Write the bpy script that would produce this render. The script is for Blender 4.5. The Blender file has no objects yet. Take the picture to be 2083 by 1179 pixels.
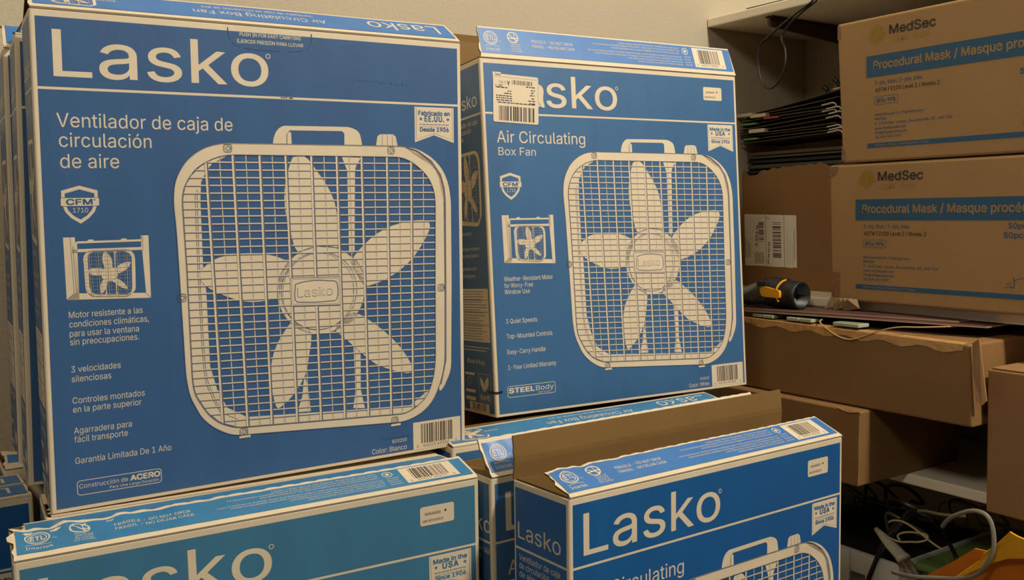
import bpy, bmesh, math, random
from mathutils import Vector, Matrix
from mathutils.geometry import interpolate_bezier, tessellate_polygon
R = random.Random(7)
C = bpy.context.scene.collection
SC = bpy.context.scene

# ---------------------------------------------------------------- camera
cam = bpy.data.cameras.new('camera'); cam_o = bpy.data.objects.new('camera', cam); C.objects.link(cam_o)
cam.sensor_width = 36.0; cam.lens = 1912.07 / 2083 * 36; cam.clip_start = 0.02
right = Vector((.83317, -.55284, -.01381)); fwd = Vector((.55005, .83103, -.08269)); up = Vector((.05719, .06130, .99648))
M = Matrix((right, up, -fwd)).transposed().to_4x4(); M.translation = (0, 0, .93)
cam_o.matrix_world = M
SC.camera = cam_o

# ---------------------------------------------------------------- light and exposure
w = bpy.data.worlds.new('room_bounce'); SC.world = w; w.use_nodes = True
w.node_tree.nodes['Background'].inputs[0].default_value = (1.0, .80, .58, 1)
w.node_tree.nodes['Background'].inputs[1].default_value = .05
def area(name, loc, target, size, energy, col):
    l = bpy.data.lights.new(name, 'AREA'); l.shape = 'DISK'; l.size = size; l.energy = energy; l.color = col
    o = bpy.data.objects.new(name, l); C.objects.link(o); o.location = loc
    o.rotation_euler = (Vector(target) - Vector(loc)).to_track_quat('-Z', 'Y').to_euler(); return o
area('ceiling_lamp_light', (1.48, -.70, 2.70), (1.0, 1.3, .9), .28, 65, (1.0, .93, .80))
area('left_fill_light', (-1.1, -.35, 2.62), (.9, 1.3, .9), .5, 18, (1.0, .91, .76))  # added fill from the left, brightens shelf fronts and left wall; not a real lamp
SC.view_settings.view_transform = 'Standard'; SC.view_settings.look = 'None'
SC.view_settings.exposure = 0.0; SC.view_settings.gamma = 1.0; SC.view_settings.use_curve_mapping = False

# ---------------------------------------------------------------- materials
def lin(c):
    return tuple(((v/255)/12.92 if v/255 <= .04045 else ((v/255+.055)/1.055)**2.4) for v in c)
def mat(name, rgb, rough=.6, var=.06, scale=9, bump=0, bscale=120, stretch=(1, 1, 1), metal=0, spec=.5, alpha=None, trans=0):
    m = bpy.data.materials.new(name); m.use_nodes = True; nt = m.node_tree; N = nt.nodes; L = nt.links
    b = N['Principled BSDF']; tc = N.new('ShaderNodeTexCoord'); mp = N.new('ShaderNodeMapping'); L.new(tc.outputs['Object'], mp.inputs[0])
    mp.inputs['Scale'].default_value = stretch
    no = N.new('ShaderNodeTexNoise'); no.inputs['Scale'].default_value = scale; no.inputs['Detail'].default_value = 6; L.new(mp.outputs[0], no.inputs['Vector'])
    c = lin(rgb); r = N.new('ShaderNodeValToRGB')
    r.color_ramp.elements[0].position = .3; r.color_ramp.elements[1].position = .7
    r.color_ramp.elements[0].color = (*[v*(1-var) for v in c], 1); r.color_ramp.elements[1].color = (*[min(1, v*(1+var)) for v in c], 1)
    L.new(no.outputs['Fac'], r.inputs[0]); L.new(r.outputs[0], b.inputs['Base Color'])
    b.inputs['Roughness'].default_value = rough; b.inputs['Metallic'].default_value = metal
    b.inputs['Specular IOR Level'].default_value = spec
    if trans: b.inputs['Transmission Weight'].default_value = trans
    if alpha: b.inputs['Alpha'].default_value = alpha
    if bump:
        n2 = N.new('ShaderNodeTexNoise'); n2.inputs['Scale'].default_value = bscale; L.new(mp.outputs[0], n2.inputs['Vector'])
        bp = N.new('ShaderNodeBump'); bp.inputs['Strength'].default_value = bump; bp.inputs['Distance'].default_value = .004
        L.new(n2.outputs['Fac'], bp.inputs['Height']); L.new(bp.outputs[0], b.inputs['Normal'])
    return m
def fluted(m, strength=.035, pitch=2400):                       # faint vertical corrugation of the board
    nt = m.node_tree; N = nt.nodes; L = nt.links; b = N['Principled BSDF']
    tc = N.new('ShaderNodeTexCoord'); wv = N.new('ShaderNodeTexWave'); wv.inputs['Scale'].default_value = pitch/20; wv.inputs['Distortion'].default_value = .6
    L.new(tc.outputs['Object'], wv.inputs['Vector'])
    bp = N.new('ShaderNodeBump'); bp.inputs['Strength'].default_value = strength; bp.inputs['Distance'].default_value = .0012
    L.new(wv.outputs['Fac'], bp.inputs['Height']); L.new(bp.outputs[0], b.inputs['Normal']); return m
WALL = mat('cream_wall_paint', (184, 172, 148), .75, .03, 2, .25, 160)
SHELFW = mat('white_shelf_paint', (244, 234, 210), .55, .03, 8)
FLOORM = mat('dark_carpet', (62, 58, 54), .95, .2, 40, .4, 300)
CREAM = fluted(mat('white_liner_board', (216, 200, 172), .62, .05, 14))
INK = mat('grey_printed_line', (96, 98, 116), .6, .05)
BLACK = mat('black_print', (52, 44, 44), .6, .1)
PINKB = mat('rust_print', (120, 88, 80), .6, .1)
KRAFTIN = fluted(mat('raw_brown_board', (120, 90, 44), .8, .06, 10))
BLUES = {}
def blue(key, rgb):
    if key not in BLUES: BLUES[key] = fluted(mat('blue_print_' + key, rgb, .42, .07, 7, stretch=(3, 3, .7)))
    return BLUES[key]

# ---------------------------------------------------------------- builders
XF = [None]
def xf(p):
    p = Vector(p)
    return p if XF[0] is None else XF[0](p)
class MB:
    def __init__(s): s.v = []; s.f = []; s.m = []; s.mats = []
    def mi(s, m):
        if m not in s.mats: s.mats.append(m)
        return s.mats.index(m)
    def add(s, pts, faces, m):
        o = len(s.v); s.v += [Vector(p) for p in pts]; k = s.mi(m)
        for f in faces: s.f.append([i+o for i in f]); s.m.append(k)
    def quad(s, a, b, c, d, m): s.add([a, b, c, d], [(0, 1, 2, 3)], m)
    def box(s, x0, y0, z0, x1, y1, z1, m, rz=0, piv=None, r=0):
        if r > 0:
            bm = bmesh.new(); bmesh.ops.create_cube(bm, size=1)
            for v in bm.verts: v.co = Vector(((x0+x1)/2+v.co.x*(x1-x0), (y0+y1)/2+v.co.y*(y1-y0), (z0+z1)/2+v.co.z*(z1-z0)))
            bmesh.ops.bevel(bm, geom=bm.edges[:], offset=r, segments=2, affect='EDGES', profile=.5)
            bm.verts.index_update(); P = [v.co.copy() for v in bm.verts]; F = [[v.index for v in f.verts] for f in bm.faces]; bm.free()
        else:
            P = [Vector((x, y, z)) for z in (z0, z1) for x, y in ((x0, y0), (x1, y0), (x1, y1), (x0, y1))]
            F = [(0, 3, 2, 1), (4, 5, 6, 7), (0, 1, 5, 4), (1, 2, 6, 5), (2, 3, 7, 6), (3, 0, 4, 7)]
        if rz:
            pv = Vector(piv or ((x0+x1)/2, (y0+y1)/2, 0)); Rm = Matrix.Rotation(rz, 3, 'Z'); P = [Rm @ (p-pv)+pv for p in P]
        s.add(P, F, m)
    def tube(s, pts, rad, m, n=8, closed=False):
        pts = [Vector(p) for p in pts]; L = len(pts); rings = []
        rr = rad if isinstance(rad, (list, tuple)) else [rad]*L
        prev = None; P = []
        for i, p in enumerate(pts):
            t = (pts[min(i+1, L-1)]-pts[max(i-1, 0)]).normalized()
            a = prev if prev is not None else (Vector((0, 0, 1)) if abs(t.z) < .9 else Vector((1, 0, 0)))
            a = (a - t*a.dot(t)).normalized(); prev = a; b = t.cross(a)
            P += [p+(a*math.cos(2*math.pi*k/n)+b*math.sin(2*math.pi*k/n))*rr[i] for k in range(n)]
        F = [(i*n+k, i*n+(k+1) % n, (i+1)*n+(k+1) % n, (i+1)*n+k) for i in range(L-1) for k in range(n)]
        F += [tuple(reversed(range(n))), tuple((L-1)*n+k for k in range(n))]
        s.add(P, F, m)
    def build(s, name, parent=None, smooth=False, origin=None):
        o0 = Vector(parent['_w']) if parent is not None and '_w' in parent.keys() else (xf(origin) if origin else Vector((0, 0, 0)))
        me = bpy.data.meshes.new(name); me.from_pydata([xf(v)-o0 for v in s.v], [], s.f)
        for m in s.mats: me.materials.append(m)
        me.polygons.foreach_set('material_index', s.m)
        if smooth: me.polygons.foreach_set('use_smooth', [True]*len(me.polygons))
        me.update(); o = bpy.data.objects.new(name, me); C.objects.link(o)
        if parent is not None: o.parent = parent; o['_w'] = tuple(o0)
        elif origin: o.location = o0; o['_w'] = tuple(o0)
        return o
def thing(name, loc, label, cat, group=None):
    loc = xf(loc); o = bpy.data.objects.new(name, None); C.objects.link(o); o.location = loc; o['_w'] = tuple(loc); o.empty_display_size = .05
    o['label'] = label; o['category'] = cat
    if group: o['group'] = group
    return o
def tag(o, label, cat, group=None):
    o['label'] = label; o['category'] = cat
    if group: o['group'] = group
    return o
def struct(o): o['kind'] = 'structure'; return o
def smooth_path(pts, k=6):
    pts = [Vector(p) for p in pts]; out = []
    for i in range(len(pts)-1):
        p0, p1, p2, p3 = pts[max(i-1, 0)], pts[i], pts[i+1], pts[min(i+2, len(pts)-1)]
        for j in range(k):
            t = j/k; out.append(.5*((2*p1)+(p2-p0)*t+(2*p0-5*p1+4*p2-p3)*t*t+(3*p1-p0-3*p2+p3)*t**3))
    return out+[pts[-1]]

# ---------------------------------------------------------------- lettering
def load_font():
    import os
    for n in ('Inter.woff2',):
        for r in ('LOCAL', 'SYSTEM'):
            try:
                p = os.path.join(bpy.utils.resource_path(r), 'datafiles', 'fonts', n)
                if os.path.exists(p): return bpy.data.fonts.load(p)
            except Exception: pass
    return None
FONT = load_font(); _cache = {}; _lay = {}
def glyphs(txt, bold=0, res=3, spacing=1.0):
    """letter outlines of the bundled interface typeface, filled contour by contour so overlapping strokes stay solid"""
    k = (txt, bold, res, spacing)
    if k in _cache: return _cache[k]
    cu = bpy.data.curves.new('t', 'FONT'); cu.body = txt; cu.size = 1; cu.dimensions = '2D'; cu.space_character = spacing
    if FONT: cu.font = FONT
    ob = bpy.data.objects.new('t', cu); C.objects.link(ob); bpy.context.view_layer.update()
    bpy.ops.object.select_all(action='DESELECT'); ob.select_set(True); bpy.context.view_layer.objects.active = ob
    bpy.ops.object.convert(target='CURVE'); cd = ob.data; loops = []
    for sp in cd.splines:
        bp = sp.bezier_points; n = len(bp); L = []
        for i in range(n):
            p, q = bp[i], bp[(i+1) % n]
            straight = (p.handle_right-p.co).cross(q.co-p.co).length < 1e-5 and (q.handle_left-q.co).cross(q.co-p.co).length < 1e-5
            if straight: L.append((p.co.x, p.co.y))
            else: L += [(v.x, v.y) for v in interpolate_bezier(p.co.to_2d(), p.handle_right.to_2d(), q.handle_left.to_2d(), q.co.to_2d(), res+1)[:-1]]
        M_ = [L[0]] if L else []
        for v in L[1:]:
            if math.hypot(v[0]-M_[-1][0], v[1]-M_[-1][1]) > 1e-4: M_.append(v)
        if len(M_) > 2: loops.append(M_)
    bpy.data.objects.remove(ob); bpy.data.curves.remove(cd)
    if cu.name in bpy.data.curves and cu.users == 0: bpy.data.curves.remove(cu)
    ar = lambda L: sum(L[i][0]*L[(i+1) % len(L)][1]-L[(i+1) % len(L)][0]*L[i][1] for i in range(len(L)))/2
    def inside(p, L):
        c = False
        for i in range(len(L)):
            a, b = L[i], L[i-1]
            if (a[1] > p[1]) != (b[1] > p[1]) and p[0] < (b[0]-a[0])*(p[1]-a[1])/(b[1]-a[1])+a[0]: c = not c
        return c
    A = [ar(L) for L in loops]; V = []; F = []; Z = []
    if loops:
        sg = math.copysign(1, max(A, key=abs)); outs = [i for i, x in enumerate(A) if x*sg > 0]; holes = {i: [] for i in outs}
        for i, x in enumerate(A):
            if x*sg <= 0:
                c = [o for o in outs if inside(loops[i][0], loops[o])]
                if c: holes[min(c, key=lambda o: abs(A[o]))].append(i)
        for o in outs:
            grp = [loops[o]]+[loops[h] for h in holes[o]]; flat = [p for L in grp for p in L]; base = len(V); V += flat; zz = (outs.index(o) % 4)*.00001; Z += [zz]*len(flat)
            for t in tessellate_polygon([[Vector((x, y, 0)) for x, y in L] for L in grp]): F.append(tuple(base+i for i in t))
            if bold > 0:
                for L in grp:
                    n = len(L); b0 = len(V); O_ = []; I_ = []
                    for i in range(n):
                        a, b = L[i-1], L[(i+1) % n]; dx, dy = b[0]-a[0], b[1]-a[1]; q = math.hypot(dx, dy) or 1
                        sgn = bold*sg; O_.append((L[i][0]+dy/q*sgn, L[i][1]-dx/q*sgn)); I_.append(L[i])
                    V += O_+I_; Z += [zz]*(2*n); F += [(b0+i, b0+(i+1) % n, b0+n+(i+1) % n, b0+n+i) for i in range(n)]
    if V:
        x0 = min(v[0] for v in V); V = [(a-x0, b) for a, b in V]; W = max(v[0] for v in V)
    else: W = 1
    _cache[k] = (V, F, W); _lay[k] = Z; return _cache[k]
_v, _f, _w = glyphs('H'); CAP = max(b for a, b in _v)

class Art:
    """prints flat shapes in millimetres (u right, v down) on a surface given by mp(u, v, height)"""
    def __init__(s, mb, mp, step=.00007, base=.0002, fine=False): s.fine = fine; s.mb = mb; s.mp = mp; s.step = step; s.base = base; s.T = lambda u, v: (u, v)
    def sub(s, T):
        a = Art(s.mb, s.mp, s.step, s.base, s.fine); T0 = s.T; a.T = lambda u, v: T0(*T(u, v)); return a
    def pt(s, u, v, l): u, v = s.T(u, v); return s.mp(u, v, s.base+l*s.step)
    def poly(s, pts, m, l=1): s.mb.add([s.pt(u, v, l) for u, v in pts], [tuple(range(len(pts)))], m)
    def rect(s, u0, v0, u1, v1, m, l=1, nu=1, nv=1):
        if s.fine and nu == 1: nu = max(1, int(abs(u1-u0)/5)); nv = max(1, int(abs(v1-v0)/6))
        P = [s.pt(u0+(u1-u0)*i/nu, v0+(v1-v0)*j/nv, l) for j in range(nv+1) for i in range(nu+1)]
        s.mb.add(P, [(j*(nu+1)+i, j*(nu+1)+i+1, (j+1)*(nu+1)+i+1, (j+1)*(nu+1)+i) for j in range(nv) for i in range(nu)], m)
    def stroke(s, pts, w, m, l=1, closed=False):
        n = len(pts); A = []; B = []
        for i, p in enumerate(pts):
            a = pts[(i-1) % n] if (closed or i > 0) else p; b = pts[(i+1) % n] if (closed or i < n-1) else p
            dx, dy = b[0]-a[0], b[1]-a[1]; L = math.hypot(dx, dy) or 1; nx, ny = -dy/L*w/2, dx/L*w/2
            A.append(s.pt(p[0]+nx, p[1]+ny, l)); B.append(s.pt(p[0]-nx, p[1]-ny, l))
        k = n if closed else n-1
        s.mb.add(A+B, [(i, (i+1) % n, n+(i+1) % n, n+i) for i in range(k)], m)
    def rrect(s, u0, v0, u1, v1, r, n=5):
        P = []
        for cx, cy, a0 in ((u1-r, v0+r, -90), (u1-r, v1-r, 0), (u0+r, v1-r, 90), (u0+r, v0+r, 180)):
            P += [(cx+r*math.cos(math.radians(a0+90*i/n)), cy+r*math.sin(math.radians(a0+90*i/n))) for i in range(n+1)]
        return P
    def circ(s, cx, cy, rx, ry=None, n=28, a0=0, a1=360):
        ry = ry or rx; k = n if a1-a0 == 360 else n+1
        return [(cx+rx*math.cos(math.radians(a0+(a1-a0)*i/n)), cy+ry*math.sin(math.radians(a0+(a1-a0)*i/n))) for i in range(k)]
    def text(s, txt, x, y, cap, m, w=None, l=2, bold=0, res=3, align='L', slope=0, rot=0, spacing=1.0):
        V, F, W = glyphs(txt, bold, res, spacing); Z = _lay[(txt, bold, res, spacing)]; sy = cap/CAP; sx = (w/W) if w else sy
        off = {'L': 0, 'C': -W*sx/2, 'R': -W*sx}[align]; c, sn = math.cos(rot), math.sin(rot)
        P = []
        for (a, b), z in zip(V, Z):
            du, dv = a*sx+off, -b*sy
            P.append(s.pt(x+du*c-dv*sn, y+du*sn+dv*c+slope*du, l+z/s.step))
        if F: s.mb.add(P, F, m)
    def star(s, cx, cy, r, m, l=3):
        s.poly([(cx+(r if i % 2 == 0 else r*.42)*math.sin(math.pi*i/5), cy-(r if i % 2 == 0 else r*.42)*math.cos(math.pi*i/5)) for i in range(10)], m, l)
    def bars(s, u0, v0, u1, v1, m, l=3, seed=1, n=46, alt=None):
        r = random.Random(seed); ws = [r.choice((1, 1, 2, 3)) for _ in range(n)]; k = (u1-u0)/sum(ws); x = u0
        for i, q in enumerate(ws):
            if i % 2 == 0: s.rect(x, v0, x+q*k, v1, (alt if alt and r.random() < .2 else m), l)
            x += q*k
    def greek(s, u0, v, u1, h, m, l=2, seed=0):                # copy too small to read in the photograph
        r = random.Random(seed); x = u0
        while x < u1-h:
            L = min(u1-x, h*r.uniform(1.5, 5)); s.rect(x, v-h, x+L, v, m, l); x += L+h*.7

def ring_pts(P):
    return smooth2(P)
def smooth2(P, k=5):
    q = smooth_path([(a, b, 0) for a, b in P], k); return [(a.x, a.y) for a in q]

# ---------------------------------------------------------------- the printed box-fan drawing (millimetres on the 530 x 567 front)
OUT = [(147.5, 300), (146, 250), (143.5, 212), (146, 190), (154, 173.5), (163, 162), (176, 152), (190, 146), (205, 143.4), (440, 143.6), (460, 148), (479, 162), (492, 178), (499, 194), (501.5, 216), (500.6, 330), (499, 440), (496, 458), (491, 473), (482, 493), (470, 506), (455, 515), (435, 520.5), (206, 505.5), (192, 499), (179, 490), (168, 478), (162, 466), (154.5, 449), (151, 425)]
INN = [(156.5, 300), (155, 250), (153.8, 212), (156, 198), (162, 186), (170, 175), (180, 168), (194, 161), (210, 157.6), (436, 158.2), (452, 164), (467, 175), (478, 187), (485, 202), (487.3, 218), (485.5, 320), (484, 440), (481, 462), (474, 483), (463, 496), (450, 504), (436, 509.3), (212, 496.3), (200, 492.5), (190, 487.5), (181, 480), (175, 473), (166, 458), (160.5, 446), (158.5, 430)]
BACK = [(440, 143.6), (462, 147), (483, 158), (499, 174), (508, 194), (511.5, 217), (511, 330), (508.5, 452), (505, 464), (494, 484), (488, 484), (500, 440), (500, 220), (490, 175)]
BLADES = [
 [(289, 159.5), (304, 158.5), (313, 167), (320, 177), (333, 195.5), (343, 218), (346.5, 244), (346, 262), (345, 277), (318, 274), (292, 280), (285, 261), (279, 239), (276.5, 213), (278.6, 191.5), (284.5, 170)],
 [(363, 297), (368, 288.5), (380, 276), (399, 261), (422, 250.3), (452, 244.3), (473, 244.7), (479, 252), (473, 267.5), (455, 292.5), (436, 309), (416.8, 320), (386, 330), (374, 318)],
 [(284, 297), (280, 292), (268, 286), (254, 281.7), (229, 278.8), (201, 281), (187, 285.7), (174, 295.3), (168, 302), (172, 310), (181, 319.7), (199, 330), (223, 339), (243, 340.5), (266, 335.8), (272, 315)],
 [(350, 371), (366, 363.8), (385, 374), (408, 392), (432, 417), (447, 441), (448.4, 451), (441, 454), (419, 447), (395, 436), (374, 418), (351.5, 396), (340, 385)],
 [(281, 370), (267, 388), (257.3, 408.6), (253.4, 431.7), (254.9, 457.6), (258.6, 475), (262.8, 479), (269.4, 474.6), (283, 463), (298.7, 439), (303.7, 415.5), (307.7, 387.5), (295, 375)]]
def closed_smooth(P, it=3):
    """round the corners of a closed outline without touching its long straight runs"""
    for _ in range(it):
        Q = []; n = len(P)
        for i in range(n):
            a, b = P[i], P[(i+1) % n]; L = math.hypot(b[0]-a[0], b[1]-a[1]) or 1; c = min(.25, 5/L/(_+1))
            Q += [(a[0]+(b[0]-a[0])*c, a[1]+(b[1]-a[1])*c), (b[0]-(b[0]-a[0])*c, b[1]-(b[1]-a[1])*c)]
        P = Q
    return P
OUT = closed_smooth(OUT); INN = closed_smooth(INN)
BACK = closed_smooth(BACK, 2)
def clip_line(poly, p, q):
    """the stretch of line p-q inside a convex outline"""
    t0, t1 = 0., 1.; dx, dy = q[0]-p[0], q[1]-p[1]; n = len(poly); ts = []
    for i in range(n):
        a, b = poly[i], poly[(i+1) % n]; ex, ey = b[0]-a[0], b[1]-a[1]; den = dx*ey-dy*ex
        if abs(den) < 1e-9: continue
        t = ((a[0]-p[0])*ey-(a[1]-p[1])*ex)/den; s_ = ((a[0]-p[0])*dy-(a[1]-p[1])*dx)/den
        if -1e-6 <= s_ <= 1+1e-6: ts.append(t)
    if len(ts) < 2: return None
    a, b = min(ts), max(ts); return ((p[0]+dx*a, p[1]+dy*a), (p[0]+dx*b, p[1]+dy*b))
def fan_drawing(a, BL, detail=2, lw=1.0):
    if detail == 2:
        a.poly(smooth2([(264.5, 143), (265, 138), (268.5, 128.5), (276.5, 121.5), (290, 120.5), (350, 120), (366, 120.5), (377.5, 126), (381, 136), (382, 143)], 3), CREAM, 2)
        a.poly([(282, 143.4), (282, 131), (286, 126.5), (354, 125.8), (358, 129), (357.8, 143.4)], BL, 3)
        a.poly([(282.5, 143.4), (282.5, 131), (285, 128), (287.6, 128.9), (288, 143.4)], CREAM, 4); a.stroke([(281.8, 143), (282, 131), (286, 126.5), (354, 125.8), (357.5, 128)], .7, INK, 5)
        a.poly([(401.6, 143), (404, 131), (408, 128.3), (426, 128), (430, 131), (432.6, 143)], CREAM, 2)
        for x in (411, 418, 425): a.stroke([(x+.5*(x-418)/7, 143), (x, 129)], .6, INK, 3)
    a.poly(OUT, CREAM, 2); a.poly(BACK, CREAM, 2)
    a.poly(INN, BL, 3)
    a.poly([(154.5, 212), (158, 195), (165, 183), (176, 172), (196, 160), (210, 157.8), (200, 163), (190, 168), (183, 177), (176, 191), (174.5, 212), (175.2, 296), (178, 325), (179.5, 415), (187, 445), (198.5, 469.5), (222, 484.5), (300, 490), (443, 500), (478, 478), (470, 492), (450, 504), (436, 508.8), (212, 495.8), (190, 487), (175, 472), (160.5, 446), (158.5, 430), (156.8, 300)], CREAM, 4)
    if detail == 2:
        for P in ([(171, 200), (171, 300), (174, 415), (181, 448), (194, 475), (215, 488)], [(168.5, 205), (169, 300), (172, 418), (180, 452), (190, 474)]): a.stroke(smooth2(P, 3), .8, INK, 5)
    for P in ([(354, 159), (380, 159.6), (372.5, 172), (371.5, 177), (368.5, 285), (361, 285), (360.8, 177), (359, 172)], [(364, 405), (374, 420), (373.2, 467.8), (378.6, 494), (362.2, 492), (366.2, 467)], [(297, 438), (301.5, 459), (304.5, 488), (286.4, 487.5), (293.6, 466.8)]):
        a.poly(P, CREAM, 4)
    for P in BLADES:
        q = smooth2(P+[P[0]], 2)[:-1]; a.poly(q, CREAM, 5)
        if detail == 2: a.stroke(q, .5, INK, 6, closed=True)
    a.poly(a.circ(323, 331, 59, 57, 40), CREAM, 5)
    if detail == 2:
        a.stroke(a.circ(320, 332, 50.5, 50.5, 44), 1.0, INK, 6, closed=True); a.stroke(a.circ(319, 333, 47.5, 50, 44), .7, INK, 6, closed=True)
        a.stroke(a.circ(327, 331, 56, 56.5, 40, -95, 60), 1.0, INK, 6); a.stroke(a.circ(322, 331, 57.5, 57, 40, 60, 265), .7, INK, 6)
    # guard wires
    def wire(p, q, wi, wc, l, sh=.6):
        k = clip_line(INN, p, q)
        if not k: return
        (x0, y0), (x1, y1) = k
        if abs(x1-x0) > abs(y1-y0): a.stroke([(x0, y0+sh), (x1, y1+sh)], wi, INK, l)
        else: a.stroke([(x0+sh, y0), (x1+sh, y1)], wi, INK, l)
        a.stroke([(x0, y0), (x1, y1)], wc, CREAM, l+1)
    top = [182.4, 214.5, 247.1, 279.7, 312.9, 346.5, 380.5, 416.2, 451.2]; bot = [191, 221.3, 252, 284.7, 316.5, 349.3, 382.6, 416, 448.9]
    tt = [199, 230.6, 263.2, 295.8, 329.8, 363.6, 398.7, 433.9, 469.7]; tb = [206, 236.6, 268.5, 300.5, 333, 366, 399.3, 432.5, 466.5]
    st = 1 if detail == 2 else 2
    for x, y in list(zip(tt, tb)): wire((x, 184), (y, 452), 1.5*lw, 1.0*lw, 7, .3)
    N = 35
    for i in range(0, N, 1 if detail == 2 else 3):
        v = 166.7+9.6*i; sl = .057*max(0, v-165)/335
        wire((150, v-sl*180), (490, v+sl*160), 2.1*lw, 1.3*lw, 9, .6)
    for x, y in list(zip(top, bot))[::st]: wire((x, 184), (y, 452), 3.7*lw, 2.4*lw, 11, 1.0)
    if detail == 2:
        a.stroke(INN, 1.0, INK, 13, closed=True); a.stroke(OUT, .6, INK, 13, closed=True)
        a.stroke([(445, 144.5), (462, 150), (482, 163), (496, 182), (501, 200), (502.5, 217), (501.6, 330), (500, 442), (492, 475)], 1.2, INK, 14)
        for x, y in ((208.7, 149.5), (423, 149.5), (149.5, 329), (494.5, 338.6), (217.9, 502.5), (421.6, 516.5)):
            a.stroke(a.rrect(x-4.5, y-4.5, x+4.5, y+4.5, 2), .7, INK, 14, closed=True); a.stroke(a.circ(x+.5, y, 2.4, n=12), .7, INK, 14, closed=True)
            if y > 500: a.poly([(x-6, y+5), (x+8, y+5), (x+8, y+8), (x-6, y+8)], CREAM, 13)
        a.poly([(282.3, 313), (347.2, 315), (347.2, 352), (282.4, 349)], CREAM, 15)
        a.stroke([(282.3, 313), (347.2, 315), (347.2, 352), (282.4, 349)], 1.0, INK, 16, closed=True); a.stroke([(284.3, 315), (345.4, 317), (345.4, 350), (284.4, 347)], .5, INK, 16, closed=True)
        a.stroke(smooth2([(288, 321.5), (300, 318.8), (316, 318), (331, 319.5), (343, 322.5), (342.8, 344), (330, 346), (316, 346.3), (300, 345.4), (287.3, 342), (288, 321.5)], 3), 1.3, INK, 16)
        a.text('Lasko', 290, 338.5, 11, INK, w=47, l=16, bold=.012); a.text('Lasko', 290.8, 337.9, 9.6, CREAM, w=45.6, l=17, bold=-.008)

def logo(a, x, y, w, m, l=2, ht=None):
    a.text('Lasko', x, y, ht or w*.223, m, w=w, l=l, res=7, bold=.003)
    a.stroke(a.circ(x+w*1.0, y-w*.155, w*.011, n=12), w*.004, m, l, closed=True)
def shield(a, num, BL, dx=0, dy=0):
    T = a.sub(lambda u, v: (u+dx, v+dy))
    T.poly([(24.4, 199.8), (43.1, 194.2), (61.8, 199.8), (61.8, 214), (58, 224), (52, 231), (43.2, 237.2), (34, 231), (28, 224), (24.4, 214)], CREAM, 2)
    T.poly([(28, 203), (43.1, 198.4), (58.3, 203), (58.3, 214), (55, 222), (50, 228), (43.2, 232.6), (36, 228), (31, 222), (28, 214)], BL, 3)
    T.poly(T.rrect(23.4, 207.8, 63.2, 217.3, 1.5), CREAM, 4); T.stroke(T.rrect(23.4, 207.8, 63.2, 217.3, 1.5), .5, BL, 5, closed=True)
    T.text('CFM', 28.8, 215.7, 6.2, BL, w=27.5, l=5, bold=.03); T.poly(T.circ(58.3, 210.3, .9, n=8), BL, 5)
    T.text(num, 43.4, 224.6, 5.2, CREAM, w=15.5, l=5, align='C')
def window_picture(a, BL, dx=0, dy=0, s=1):
    T = a.sub(lambda u, v: (24.4+dx+(u-24.4)*s, 252.4+dy+(v-252.4)*s))
    for P in ([(24.4, 252.4), (36.3, 252.4), (38.5, 323), (25.4, 323)], [(36, 257.8), (38.4, 258), (38.4, 320), (36, 320)], [(106, 252.6), (114.4, 252.8), (114.8, 326.7), (109.6, 321)], [(25.4, 323), (33, 316), (109, 320.4), (114.8, 326.7)],
              [(33, 266), (108.5, 266.3), (108.5, 269.6), (33, 269.5)], [(106, 252.6), (108.6, 252.6), (108.6, 269), (106, 269)], [(38.4, 257.2), (106, 257.2), (106, 259.6), (38.4, 259.6)], [(50, 255.6), (55, 255.6), (56, 257.2), (49, 257.2)], [(85, 255.6), (90, 255.6), (91, 257.2), (84, 257.2)]):
        T.poly(P, CREAM, 2)
    for p in ([(31.5, 252.6), (33.4, 317)], [(34, 262), (35.6, 318)], [(25.4, 323), (33, 316.5)], [(114.6, 326.4), (109, 320.6)], [(33, 269.8), (108, 269.8)]): T.stroke(p, .5, INK, 3)
    k = .147
    F = T.sub(lambda u, v: (44+(u-143.5)*.149, 268+(v-143.5)*.149))
    fan_drawing(F, BL, 1, .8)
def ribbon(a, lines, BL):
    a.poly([(458.2, 90), (517.5, 90), (517.3, 138), (487, 128), (458.2, 138)], CREAM, 2)
    a.stroke([(460.6, 91), (460.5, 134), (487, 125.5), (515, 134), (515.2, 91)], .5, BL, 3)
    a.text(lines[0], 487.6, 101, 5.8, BL, w=48, l=4, align='C', bold=.03); a.text(lines[1], 487.8, 109.4, 7.4, BL, w=30 if len(lines[1]) > 4 else 23, l=4, align='C', bold=.035, spacing=1.15)
    a.star(467.5, 106, 3, BL, 4); a.star(508.5, 106, 3, BL, 4)
    a.greek(465, 114, 511, 1.1, INK, 3, 5); a.rect(467, 116.4, 508, 116.9, BL, 3)
    a.text(lines[2], 487.8, 123, 5.4, BL, w=44, l=4, align='C', bold=.03)
def upc(a, u0, v0, u1, v1, l=2, seed=3):
    a.rect(u0, v0, u1, v1, CREAM, l); w = u1-u0; h = v1-v0
    a.bars(u0+w*.16, v0+h*.09, u0+w*.83, v0+h*.80, BLACK, l+1, seed, alt=PINKB)
    a.text('0', u0+w*.07, v0+h*.93, h*.1, BLACK, l=l+1); a.text('46013 45320', u0+w*.2, v0+h*.93, h*.1, BLACK, w=w*.56, l=l+1); a.text('3', u0+w*.88, v0+h*.93, h*.1, BLACK, l=l+1)

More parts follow.
